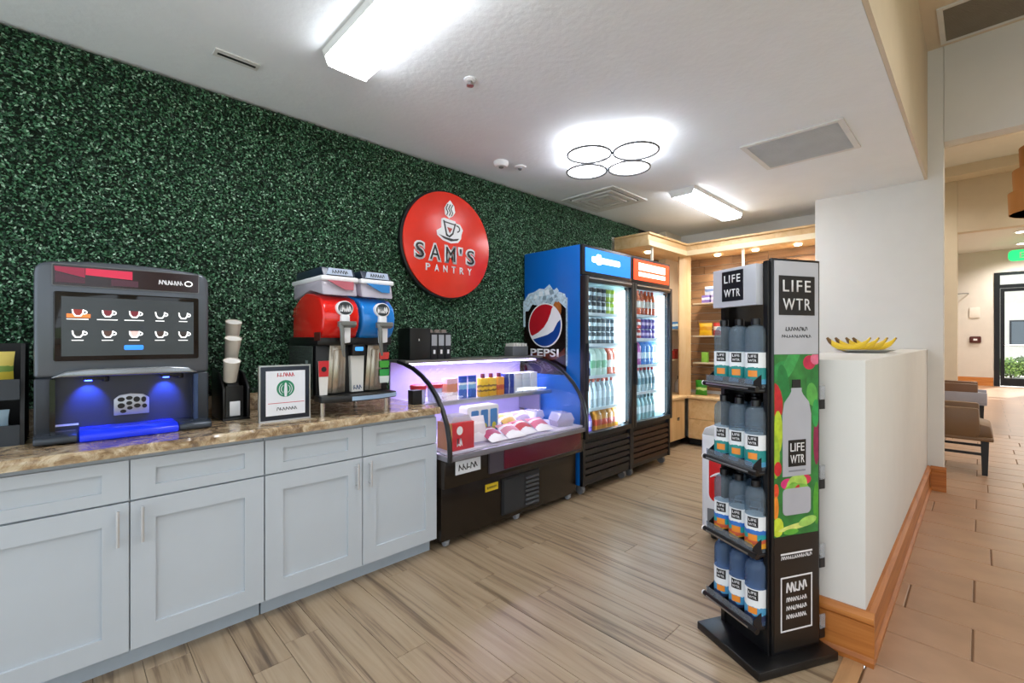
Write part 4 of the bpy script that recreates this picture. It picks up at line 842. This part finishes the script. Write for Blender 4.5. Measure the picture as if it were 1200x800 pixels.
# ------------------------------------------------------------------ wooden corner shelving
for z_i in range(17):
    z0 = .66+.103*z_i; z1 = z0+.097
    for wall, a0, a1 in (('b', XW, -1.19), ('l', 4.70, YB)):
        x = a0-random.uniform(0,.5)
        while x < a1-.02:
            x1 = x+random.choice((.42,.55,.68)); a, b = max(x, a0), min(x1, a1)
            if b-a > .03:
                hx = (b-a)/2-.002; pr = random.choice((.012,.016,.02))
                if wall == 'b': MB().box(-hx,hx,-pr,0,0,z1-z0).build('plank', SLAT, wb, ((a+b)/2, YB, z0))
                else: MB().box(0,pr,-hx,hx,0,z1-z0).build('plank', SLATY, wl, (XW, (a+b)/2, z0))
            x = x1
FXW, FYB = -2.62, 5.66        # fronts of the two wooden runs
t = thing('wooden_cabinet', 'light maple base cabinet right of the coolers along the left wall', 'cabinet', (FXW, 4.72, 0), 90, 'maple cabinets in the corner')
MB().box(0,.90,.02,.44,.08,.585).build('body', MAPLE, t); MB().box(0,.90,.06,.44,0,.079).build('toe_kick', BLKMAT, t)
for x0, x1 in ((.005,.445),(.45,.895)):
    dd = MB().box(x0,x1,0,.019,.09,.58).build('door', MAPLEZ, t, bev=.002, seg=1)
    hh = MB(); hh.box((x0+x1)/2+.02,(x0+x1)/2+.075,-.004,0,.33,.365); hh.build('cup_pull', BLKMAT, dd)
    MB().box((x0+x1)/2+.028,(x0+x1)/2+.067,-.006,-.004,.338,.350).build('pull_insert', CHROME, dd)
t = thing('wooden_cabinet', 'light maple base cabinet along the back wall', 'cabinet', (-2.60, FYB, 0), 0, 'maple cabinets in the corner')
MB().box(0,1.40,.02,.43,.08,.585).build('body', MAPLE, t); MB().box(0,1.40,.06,.43,0,.079).build('toe_kick', BLKMAT, t)
for k in range(3):
    for z0, z1 in ((.09,.33),(.335,.58)): MB().box(.005+.465*k,.465+.465*k,0,.019,z0,z1).build('drawer', MAPLE, t, bev=.002, seg=1)
ct = MB(); ct.prism([(XW+.005,4.72),(FXW+.015,4.72),(FXW+.015,FYB-.015),(-1.20,FYB-.015),(-1.20,YB-.03),(XW+.005,YB-.03)],'z',.5855,.62)
tag(ct.build('wooden_worktop', MAPLE, bev=.003), 'L-shaped maple top on the corner cabinets', 'worktop')
cn = thing('wooden_canopy', 'maple canopy with small lamps above the corner shelving', 'canopy', (0,0,2.40))
m = MB(); m.prism([(XW+.035,4.70),(FXW,4.70),(FXW,FYB),(-1.195,FYB),(-1.195,YB-.03),(XW+.035,YB-.03)],'z',0,.125); m.build('box', MAPLE, cn, bev=.003)
m = MB(); m.prism([(XW+.035,4.69),(FXW+.025,4.69),(FXW+.025,FYB-.025),(-1.195,FYB-.025),(-1.195,YB-.03),(XW+.035,YB-.03)],'z',.1255,.15); m.build('top_moulding', MAPLE, cn, bev=.003)
m = MB(); m.box(FXW,FXW+.012,4.70,FYB-.012,.0,.06); m.box(FXW,-1.195,FYB-.012,FYB,0,.06); m.build('edge_strip', pm('edge_pale','#ead8b4',.4), cn)
for i, (x, yy) in enumerate(((-2.82,5.05),(-2.30,5.84),(-1.86,5.84),(-1.42,5.84))):
    MB().lathe([(.035,-.002),(.035,-.014),(.025,-.018)],16,(x,yy,0)).build('puck_lamp', glow('puck','#fff0d6',20), cn)
    ld = bpy.data.lights.new('puck_light','SPOT'); ld.energy = 18; ld.color = (1,.91,.78); ld.spot_size = R(150); ld.spot_blend = .8; ld.shadow_soft_size = .03
    put('puck_light', ld, cn, (x,yy,-.03))
pst = thing('corner_post', 'broad maple post in the shelving corner', 'post', (-2.665,5.705,.6205), 45)
MB().box(-.075,.075,-.02,.02,0,1.779).build('board', MAPLEZ, pst, bev=.002)
for i, (x, yy) in enumerate(((-2.66,4.86),(-1.95,5.70))):
    o = MB().box(-.012,.012,-.012,.012,0,1.779).build('shelf_post', pm('post_white','#e9e2d4',.4), loc=(x,yy,.6205)); tag(o, ('slim pale post behind the orange-header cooler','slim pale post under the back wall canopy')[i], 'post')
def shelfboard(x0,x1,y0,y1,z,lb):
    tag(MB().box(x0,x1,y0,y1,z-.018,z).build('wall_shelf', pm('shelf_pale','#d9c8a8',.4), bev=.002), lb, 'shelf', 'thin shelves on the slat wall')
for z, n_ in ((1.80,'highest'),(1.385,'second highest'),(1.04,'lowest')): shelfboard(-2.60,-1.25,5.80,YB-.022,z,n_+' thin shelf on the back slat wall')
for z, n_ in ((1.47,'upper'),(1.075,'lower')): shelfboard(XW+.022,-2.78,5.00,YB-.022,z,n_+' thin shelf on the slat wall beside the coolers')
def bx(name, w_, d_, h_, mat, label, cat, loc, rz=0, group=None): return tag(MB().box(-w_/2,w_/2,-d_/2,d_/2,0,h_).build(name, mat, None, loc, rz, bev=.003), label, cat, group)
B_ = lambda n, a, b, c='Z': bands(n, [(0,a),(.4,b),(.7,a)], axis=c)
bx('medicine_box',.10,.08,.10,B_('box_violet','#7d6ab8','#e8e6f0'),'white and violet box, left one on the highest back shelf','box',(-2.46,5.9,1.8005))
bx('medicine_box',.10,.08,.10,B_('box_lav','#b9a9d8','#e8e6f0'),'white and lavender box, right one on the highest back shelf','box',(-2.34,5.9,1.8005))
bx('medicine_box',.18,.08,.11,B_('box_bluewhite','#dfe3f0','#8aa0d0'),'pale blue box stacked on the violet boxes','box',(-2.38,5.9,1.901))
bx('medicine_box',.08,.08,.19,pm('box_plainwhite','#e2e4ea',.5),'tall white box on the highest back shelf, by the stack','box',(-2.22,5.9,1.8005))
tag(pouch(.17,.16,.06,41).build('snack_bag',B_('bag_yel2','#eab51a','#d9951a'),loc=(-2.475,5.9,1.386),smooth=True),'yellow snack bag on the second back shelf','snack bag')
tag(pouch(.13,.16,.06,42).build('snack_bag',B_('bag_red2','#c8261e','#eae0d8'),loc=(-2.31,5.9,1.386),smooth=True),'red snack bag next to the yellow one','snack bag')
tag(pouch(.12,.15,.05,43).build('snack_bag',B_('bag_red3','#b8201e','#e9dccf'),loc=(-2.165,5.9,1.386),smooth=True),'darker red snack bag behind the water display rack','snack bag')
bx('soap_bottle',.08,.05,.13,pm('soap_green','#8fc24a',.3),'small lime green pack on the lowest back shelf','pack',(-2.48,5.9,1.0405))
bx('tea_box',.08,.05,.12,pm('box_cream','#e6dcc6',.5),'cream box on the lowest back shelf','box',(-2.22,5.9,1.0405))
tag(pouch(.15,.19,.07,44).build('snack_bag',bands('bag_green',[(0,'#3f9a24'),(.35,'#bfe08a'),(.5,'#2f8a20')]),loc=(-2.50,5.83,.6215),smooth=True),'bright green snack bag on the maple top','snack bag')
bx('price_card',.12,.004,.15,pm('card_white','#f0efe9',.6),'white card on the slat wall beside the orange-header cooler','card',(-2.97,YB-.024,1.84),0)
bx('gum_box',.20,.10,.10,B_('box_blue5','#3f7fc0','#d6e6ea'),'blue and white box on the upper side shelf','box',(-2.87,5.94,1.4705),90)
bx('candy_box',.16,.10,.13,B_('box_red5','#b8301e','#e9d6c0'),'red and cream candy box on the lower side shelf','box',(-2.87,5.95,1.0755),90)
bx('candy_box',.10,.10,.11,pm('box_red6','#a8281c',.4),'plain red candy box on the lower side shelf, nearer the cooler','box',(-2.87,5.80,1.0755),90)
tb = thing('plush_bottle', 'white bottle with dark cap on the maple top beside cooler', 'bottle', (-2.84,5.92,.6205))
MB().lathe([(.05,0),(.055,.02),(.055,.13),(.03,.17),(.02,.18)],18).build('bottle_body', WHITEP, tb, smooth=True); MB().lathe([(.024,.18),(.024,.22),(.015,.225)],14).build('cap', BLKMAT, tb, smooth=True)

# ------------------------------------------------------------------ ceiling fittings
TL = glow('troffer_lens', '#f6f9ff', 15)
def troffer(label, loc, rz, ln=1.22):
    t = thing('ceiling_light', label, 'ceiling light', loc, rz, 'long ceiling lights')
    m = MB(); m.prism([(-.13,0),(.13,0),(.12,-.03),(-.12,-.03)],'y',0,ln); m.build('housing', pm('housing_white','#e4e4e0',.4), t)
    m = MB(); m.prism([(-.118,-.031),(.118,-.031),(.10,-.062),(.06,-.075),(-.06,-.075),(-.10,-.062)],'y',.01,ln-.01); m.build('lens', TL, t, smooth=True)
    for yy in (-.008, ln): MB().prism([(-.13,0),(.13,0),(.10,-.07),(-.10,-.07)],'y',yy,yy+.008).build('end_cap', pm('housing_white','#e4e4e0',.4), t)
troffer('long white ceiling light above the counter, cut by the top edge', (-1.04,1.03,ZC-.0005), 90)
troffer('long white ceiling light near the wooden shelving', (-1.97,4.16,ZC-.0005), 0)
fw = thing('flower_ceiling_light', 'four-lobed ring ceiling light in the middle of the ceiling', 'ceiling light', (-1.93,2.905,ZC), 0)
LOB = glow('lobe_glow', '#f8f9ff', 6)
for dx, dy in ((-.03,-.22),(.235,-.035),(-.245,.04),(.03,.215)):
    MB().lathe([(.15,-.075),(.15,-.095),(.14,-.10)],36,(dx,dy,0)).build('lobe', LOB, fw); rr = MB(); rr.tube([(dx+.155*math.cos(R(a)),dy+.155*math.sin(R(a)),-.102) for a in range(0,360,12)],.008,6,closed=True); rr.build('lobe_ring', pm('ring_grey','#4a4b4d',.4), fw, smooth=True)
MB().lathe([(.085,-.075),(.085,-.095),(.08,-.10)],28,(0,0,-.001)).build('centre_disc', LOB, fw)
m = MB(); m.lathe([(.08,-.0005),(.08,-.074)],24); m.build('canopy', WHITEP, fw)
m = MB(); m.tube([(.08*math.cos(R(a)),.08*math.sin(R(a)),-.098) for a in range(0,360,15)],.005,6,closed=True); m.build('centre_ring', GREYP, fw)
# square diffuser
vt = thing('air_diffuser', 'square white air diffuser in the ceiling near the green wall', 'air vent', (-2.68,3.925,ZC-.0005))
for k, (a, b, z) in enumerate(((.31,.26,.012),(.235,.19,.02),(.165,.12,.024))):
    m = MB(); m.box(-a,a,-a,-b,-z,0); m.box(-a,a,b,a,-z,0); m.box(-a,-b,-b,b,-z,0); m.box(b,a,-b,b,-z,0); m.build('vane', pm('vent_white','#d5d5d1',.5), vt)
MB().box(-.10,.10,-.10,.10,-.022,-.004).build('centre_plate', pm('vent_white','#d5d5d1',.5), vt); MB().box(-.26,.26,-.26,.26,-.003,0).build('duct', pm('duct_grey','#5d5f60',.7), vt)
def grille(label, loc, wx, wy, mat, n_=26):
    t = thing('return_grille', label, 'air vent', loc, 0, 'ceiling return grilles'); e = .035
    m = MB(); m.box(-wx,wx,-wy,-wy+e,-.012,0); m.box(-wx,wx,wy-e,wy,-.012,0); m.box(-wx,-wx+e,-wy+e,wy-e,-.012,0); m.box(wx-e,wx,-wy+e,wy-e,-.012,0); m.build('frame', pm('vent_white','#d5d5d1',.5), t)
    MB().box(-wx+e,wx-e,-wy+e,wy-e,-.002,0).build('filter', mat, t)
    for k in range(n_):
        yy = -wy+e+.006+(2*(wy-e)-.012)*k/(n_-1); MB().box(-wx+e,wx-e,yy-.003,yy+.003,-.010,-.0025).build('louvre', mat, t)
grille('square grey return grille in the low ceiling', (-.93,3.88,ZC-.0005), .315, .315, pm('grille_grey','#c6c7c6',.6))
grille('brown-grey return grille in the high hallway ceiling', (.12,5.14,3.8995), .36, .30, pm('grille_taupe','#8d8374',.6))
sl_ = thing('slot_diffuser', 'narrow dark slot vent in the ceiling by the green wall', 'air vent', (-2.645,.62,ZC-.0005))
MB().box(-.035,.035,-.10,.10,-.006,0).build('plate', pm('vent_white','#d5d5d1',.5), sl_); MB().box(-.008,.008,-.085,.085,-.008,-.006).build('slot', BLKMAT, sl_)
sk = thing('sprinkler_head', 'small round sprinkler head beside the long ceiling light', 'sprinkler', (-1.957,1.586,ZC-.0005)); MB().lathe([(.035,0),(.035,-.006),(.02,-.012)],18).build('escutcheon', WHITEP, sk); MB().lathe([(.012,-.012),(.012,-.03),(.02,-.032),(.02,-.036)],12).build('deflector', CHROME, sk)
sk = thing('smoke_detector', 'round white smoke detector near the green wall', 'smoke detector', (-2.69,2.50,ZC-.0005)); MB().lathe([(.06,0),(.06,-.02),(.045,-.04)],24).build('housing', WHITEP, sk, smooth=True); MB().lathe([(.02,-.04),(.018,-.048)],16).build('sensor', GREYP, sk)
sk = thing('ceiling_speaker', 'small ceiling sensor beside the smoke detector', 'sensor', (-2.655,2.68,ZC-.0005)); MB().lathe([(.05,0),(.05,-.01),(.03,-.016)],24).build('housing', WHITEP, sk, smooth=True); MB().lathe([(.018,-.016),(.012,-.028)],14).build('lens', GREYP, sk)

# ------------------------------------------------------------------ fruit on the partition
fb_ = thing('fruit_tray', 'shallow white tray on top of the low partition', 'tray', (-.53,3.75,1.2455))
MB().lathe([(.10,0),(.17,.022),(.175,.022),(.10,-.0+.006)],28).build('dish', pm('tray_white','#dcdad4',.4), fb_, smooth=True)
BAN = bands('banana_peel',[(0,'#6b4a1c'),(.1,'#e0bd2c'),(.86,'#d8b42a'),(.95,'#8a6a24')],axis='X')
def banana(loc, rz, label, sc=1):
    pth = []; rs = []
    for i in range(11):
        a = R(-62+124*i/10); pth.append((.13*math.sin(a), 0, .13*(1-math.cos(a)))); rs.append([.007,.013,.017,.019,.020,.020,.020,.019,.016,.009,.006][i])
    o = MB().tube(pth, rs, 8).build('banana', BAN, loc=loc, rotz=rz, smooth=True); return tag(o, label, 'banana', 'bananas on the partition')
banana((-.60,3.64,1.2755),15,'banana at the near side of the white tray'); banana((-.57,3.73,1.2755),8,'banana across the tray, second from the near side'); banana((-.53,3.80,1.2755),-10,'banana across the tray, third from the near side'); banana((-.50,3.89,1.2755),5,'banana at the far side of the white tray')

# ------------------------------------------------------------------ bottled water display rack
RK = thing('water_display_rack', 'tall black and silver bottled water display rack by the partition', 'display rack', (-.912,2.081,0), -26.9)
BW, BD = .352, .415
SIL = pm('panel_silver', '#bfc1c9', .35, .1); RKB = pm('rack_black','#0d0d0f',.3)
MB().box(0,BW,0,BD,0,.035).build('base_plate', RKB, RK, bev=.004)
BX0, BX1, BY0, BY1, BT = .02, .292, .125, .385, 1.665
MB().box(BX1-.016,BX1,BY0,BY1,.035,BT).build('side_panel', RKB, RK, bev=.003)
MB().box(BX0,BX0+.012,BY0,BY1,.035,BT-.02).build('side_panel', RKB, RK, bev=.002)
MB().box(BX0+.012,BX1-.016,BY0,BY1,.035,.12).build('plinth', RKB, RK)
MB().box(BX0+.012,BX1-.016,BY0,BY1,BT-.03,BT-.015).build('top_board', RKB, RK)
for x in (BX0+.004,BX1-.03): MB().box(x,x+.022,BY0-.012,BY0+.012,.035,BT-.01).build('upright', RKB, RK)
hb = MB().box(BX0-.004,BX1-.03,BY0-.05,BY0-.013,1.475,BT-.02).build('header_board', SIL, RK, bev=.002)
MB().box(.075,.195,BY0-.053,BY0-.050,1.500,1.632).build('header_mark', pm('mark_navy','#14161f',.35), hb)
text('lettering','LIFE',.135,1.597,BY0-.0531,.092,.034,WHITEP,hb,fat=.01,space=1.2); text('lettering','WTR',.135,1.535,BY0-.0531,.092,.034,WHITEP,hb,fat=.01,space=1.2)
# printed right-hand side panel; u runs from front to back
def sp_(mb, name, mat, par=None, d=0, **k): return mb.build(name, mat, par or RK, (BX1+d, BY0, 0), 90, **k)
PW = BY1-BY0; g0, g1 = .012, PW-.010
sp_(MB().box(g0,g1,-.002,0,1.27,1.655),'upper_print',SIL); 
sp_(MB().box(.035,PW-.032,-.0035,-.002,1.432,1.595),'logo_block',pm('mark_black','#101012',.35))
text('lettering','LIFE',0,0,0,.15,.048,WHITEP,RK,rotz=90,fat=.005,space=1.2,at=(BX1+.0036,BY0+.13,1.553)); text('lettering','WTR',0,0,0,.15,.048,WHITEP,RK,rotz=90,fat=.005,space=1.2,at=(BX1+.0036,BY0+.13,1.477))
def sscr(name,u,z,wd,ht,mat,n,seed):
    o = scribble(name,u,z,-.0022,wd,ht,mat,RK,n,seed); o.location = (BX1,BY0,0); o.rotation_euler = (0,0,R(90)); return o
sscr('small_print',.13,1.375,.12,.016,BLKMAT,8,31); sscr('small_print',.13,1.345,.16,.012,BLKMAT,12,32)
GRN = pm('print_green','#2f7a35',.4,var=.35,vs=18)
sp_(MB().box(g0,g1,-.002,0,.52,1.2695),'fruit_print',GRN)
rg = random.Random(5); cols = ['#1f6b2e','#4f9a35','#8fbf30','#b8cf3a','#c21f38','#d8336a','#e06a28','#2a8a44','#77b33a','#e0a02a']
def blob(u, z, ru, rz_, c, k, a=0):
    P_ = []
    for q in range(14):
        t_ = 2*math.pi*q/14; x, y_b = ru*math.cos(t_), rz_*math.sin(t_); ca, sa = math.cos(R(a)), math.sin(R(a)); P_.append((min(max(u+x*ca-y_b*sa, g0), g1), min(max(z+x*sa+y_b*ca, .522), 1.268)))
    sp_(MB().prism(P_,'y',-.0022-.00002*k,-.0019),'leaf_print',pm('print'+c,c,.4,var=.2,vs=30))
k = 0
for (u,z,ru,rz_,c,a) in ((.03,1.20,.10,.035,'#2f9048',20),(.10,1.24,.09,.03,'#3fa050',60),(.06,1.15,.08,.03,'#1f7a3a',100),(.20,1.235,.035,.03,'#c21f48',0),(.235,1.25,.03,.025,'#e07090',0),(.22,1.16,.05,.035,'#2a7a34',70),(.215,1.10,.03,.05,'#58a848',10),(.02,1.08,.035,.075,'#c02028',10),(.03,.95,.025,.09,'#b8d030',0),(.02,.85,.02,.09,'#9fc030',0),(.03,.80,.02,.03,'#c8242c',0),(.24,.90,.018,.10,'#8f1f4a',0),(.235,1.02,.02,.06,'#2a9a4a',0),(.08,.735,.035,.022,'#d8307a',0),(.17,.745,.04,.022,'#d02a50',0),(.13,.72,.06,.05,'#a8cc5a',30),(.13,.70,.05,.03,'#6fae3a',-40),(.02,.71,.015,.03,'#e04a28',0),(.02,.64,.014,.05,'#e8892a',0),(.03,.56,.03,.04,'#c8d83a',0),(.13,.555,.10,.012,'#d6de7a',6),(.24,.64,.02,.09,'#4f9f2a',0),(.10,.535,.04,.012,'#5fae3a',0),(.19,.57,.05,.02,'#a0cc60',10)):
    blob(u,z,ru,rz_,c,k,a); k += 1
bt_ = [(.055,.765),(.205,.765),(.207,1.02),(.195,1.07),(.165,1.10),(.155,1.115),(.155,1.13),(.10,1.13),(.10,1.115),(.09,1.10),(.063,1.07),(.053,1.02)]
sp_(MB().prism(bt_,'y',-.0045,-.002),'bottle_print',pm('bottle_silver','#b9bcc6',.35,.2)); sp_(MB().box(.105,.150,-.0045,-.002,1.131,1.165),'cap_print',BLKMAT)
sp_(MB().box(.083,.177,-.0055,-.0045,.805,.915),'logo_block',pm('mark_black','#101012',.35)); sp_(MB().box(.085,.175,-.0052,-.0045,.783,.790),'rule_print',pm('rule_grey','#8a8d96',.4))
text('lettering','LIFE',0,0,0,.075,.034,WHITEP,RK,rotz=90,at=(BX1+.0056,BY0+.13,.885)); text('lettering','WTR',0,0,0,.075,.034,WHITEP,RK,rotz=90,at=(BX1+.0056,BY0+.13,.836))
sp_(MB().prism(rrect(.055,.205,.605,.715,.02),'y',-.0045,-.002),'bottle_print',pm('bottle_silver','#b9bcc6',.35,.2)); blob(.13,.712,.065,.02,'#7fb848',90,0); blob(.12,.70,.035,.012,'#c03028',92,50)
sp_(MB().box(g0,g1,-.002,0,.05,.519),'lower_print',pm('print_brown','#1d1712',.35))
sp_(MB().box(.045,.215,-.003,-.002,.442,.449),'rule_print',WHITEP); sscr('small_print',.13,.43,.165,.014,WHITEP,14,33)
fr_ = MB()
for x0,x1,z0,z1 in ((.045,.215,.345,.351),(.045,.215,.125,.131),(.045,.051,.131,.345),(.209,.215,.131,.345)): fr_.box(x0,x1,-.003,-.002,z0,z1)
sp_(fr_,'print_frame',WHITEP); sscr('print_heading',.13,.305,.11,.04,WHITEP,5,35)
for q in range(3): sscr('small_print',.13,.255-.035*q,.11,.018,WHITEP,9,36+q)
# trays and bottles
TZ = [1.125,.785,.450,.150]
for q, z in enumerate(TZ):
    m = MB(); m.box(.012,BX1-.018,.055,.37,z-.012,z); m.build('tray', RKB, RK, bev=.002)
    m = MB(); m.cyl((-.004,.045,z+.006),(BX1+.006,.045,z+.006),.012,n=10); m.build('front_roller', RKB, RK, smooth=True)
    MB().cyl((-.004,.045,z+.006),(-.012,.045,z+.006),.011,n=10).build('roller_cap', WHITEP, RK); MB().box(.02,BX1-.03,.031,.034,z+.003,z+.009).build('price_rail', CHROME, RK)
    MB().box(.008,BX1-.02,.044,.047,z+.016,z+.045).build('tray_fence', plastic_clear('fence_clear%d' % q,'#cfd4da',.15), RK)
    for x in (.008,BX1-.02): MB().prism([(.05,z),(BY0+.02,z),(BY0+.02,z+.10),(.05,z+.035)],'x',x,x+.003).build('tray_side', plastic_clear('side_clear%d%d' % (q, int(x>.1)),'#2c2e33',.6), RK)
    for x in (.101,.190): MB().box(x-.0012,x+.0012,.055,.34,z,z+.04).build('lane_divider', RKB, RK)
    m = MB(); m.box(.20,BX1,BY1,BY1+.03,z-.09,z-.05); m.build('rear_bracket', RKB, RK); MB().box(.288,BX1,BY1+.004,BY1+.032,z-.05,z+.01).build('rear_fence', plastic_clear('rear_clear%d' % q,'#e4e6e8',.25), RK)
PET = plastic_clear('pet_clear','#c2d2de',.16,.05); LBA = bands('label_teal',[(0,'#4f9ac4'),(.16,'#1f8a86'),(.50,'#e8ecee')]); LBB = bands('label_stripe',[(0,'#e0a02a'),(.16,'#c8583a'),(.28,'#1f9a9c'),(.42,'#2f6fc0'),(.54,'#e8ecee')]); LBC = bands('label_navy',[(0,'#1f2f52'),(.2,'#4f9ac4'),(.42,'#e8ecee')])
def water(labm, pet):
    t = thing('water_bottle', 'x', 'water bottle', (0,0,0))
    MB().lathe([(.036,0),(.0415,.006),(.042,.02),(.042,.155),(.0405,.16),(.042,.165),(.042,.228),(.0395,.246),(.028,.262),(.0155,.266),(.0155,.276)],20).build('bottle_body', pet, t, smooth=True)
    MB().lathe([(.0426,.022),(.0426,.152)],20).build('label', labm, t, smooth=True)
    MB().lathe([(.0185,.267),(.0185,.292),(.016,.295)],16).build('cap', RKB, t, smooth=True)
    q = MB(); P_ = [(.0432*math.sin(R(a)), -.0432*math.cos(R(a))) for a in range(-28,29,8)]
    q.add([(x,y_w,z) for z in (.108,.148) for x,y_w in P_], [(i,i+1,len(P_)+i+1,len(P_)+i) for i in range(len(P_)-1)]); lb = q.build('label_mark', BLKMAT, t)
    text('lettering','LIFE',0,.137,-.0434,.030,.010,WHITEP,lb); text('lettering','WTR',0,.119,-.0434,.030,.010,WHITEP,lb)
    q = MB(); P_ = [(.0431*math.sin(R(a)), -.0431*math.cos(R(a))) for a in range(-25,31,8)]
    q.add([(P_[i][0],P_[i][1],z) for z in (.052,.078) for i in range(len(P_))], [(i,i+1,len(P_)+i+1,len(P_)+i) for i in range(len(P_)-1)]); q.build('fruit_mark', pm('fruit_orange','#e58a2a',.4), t)
    return t
PETB = plastic_clear('pet_blue','#7f9cc4',.28,.05)
protos = {0: water(LBA, PET), 2: water(LBB, PET), 3: water(LBC, PETB)}; used = set()
ang = R(-26.9); ca, sa = math.cos(ang), math.sin(ang)
SN = ('top','second','third','bottom'); LN = ('left lane','middle lane','right lane')
for q, z in enumerate(TZ):
    for i, x in enumerate((.0565,.1455,.2345)):
        for j, yy in enumerate((.102,.191,.280)):
            key = (0,0,2,3)[q]; wx, wy = -.912+ca*x-sa*yy, 2.081+sa*x+ca*yy
            lb = ('teal-labelled','teal-labelled','rainbow-striped','navy-bottomed')[q]+' water bottle, %s, %s row, %s tray of the rack' % (LN[i], ('front','second','third')[j], SN[q])
            if key not in used: t = protos[key]; used.add(key); t.location = (wx,wy,z+.0005); t.rotation_euler = (0,0,ang+R(28)); t['label'] = lb
            else: t = dup(protos[key], (wx,wy,z+.0005), 1.1, lb)
            t['group'] = 'water bottles on the display rack'

# ------------------------------------------------------------------ small white drink cooler behind the rack
BC = thing('barrel_cooler', 'white rounded drink cooler with red panel behind the water rack', 'drink cooler', (-1.12,3.24,0), 3)
PL = rrect(-.20,.20,-.20,.20,.05)
m = MB(); m.prism(PL,'z',.07,.70); m.build('body', pm('cooler_white','#dfe1e4',.3), BC, bev=.006)
m = MB(); m.prism([(-.19,.70),(.19,.70),(.17,.745),(.09,.775),(-.09,.775),(-.17,.745)],'y',-.195,.195); m.build('lid', pm('lid_greywhite','#cfd2d3',.35), BC, bev=.01)
rp_ = MB().prism(rrect(-.14,.14,.27,.63,.05),'y',-.206,-.198).build('red_panel', pm('panel_red','#cf1016',.3), BC, bev=.002); MB().prism(rrect(-.15,.15,.26,.64,.055),'y',-.203,-.199).build('panel_border', WHITEP, BC)
q = MB(); q.tube([(-.13+.26*i/16,-.207,.43+.03*math.sin(i/16*6.0)) for i in range(17)],[.004+.012*math.sin(math.pi*i/16) for i in range(17)],6); q.build('white_wave', WHITEP, rp_, smooth=True)
MB().box(-.15,.15,-.204,-.198,.09,.22).build('vent_cover', GREYP, BC)
for x in (-.13,.13):
    for yy in (-.13,.13):
        c_ = MB(); c_.cyl((x-.012,yy,.033),(x+.012,yy,.033),.033,n=14); c_.box(x-.018,x+.018,yy-.02,yy+.02,.05,.071); c_.build('castor', BLKMAT, BC)
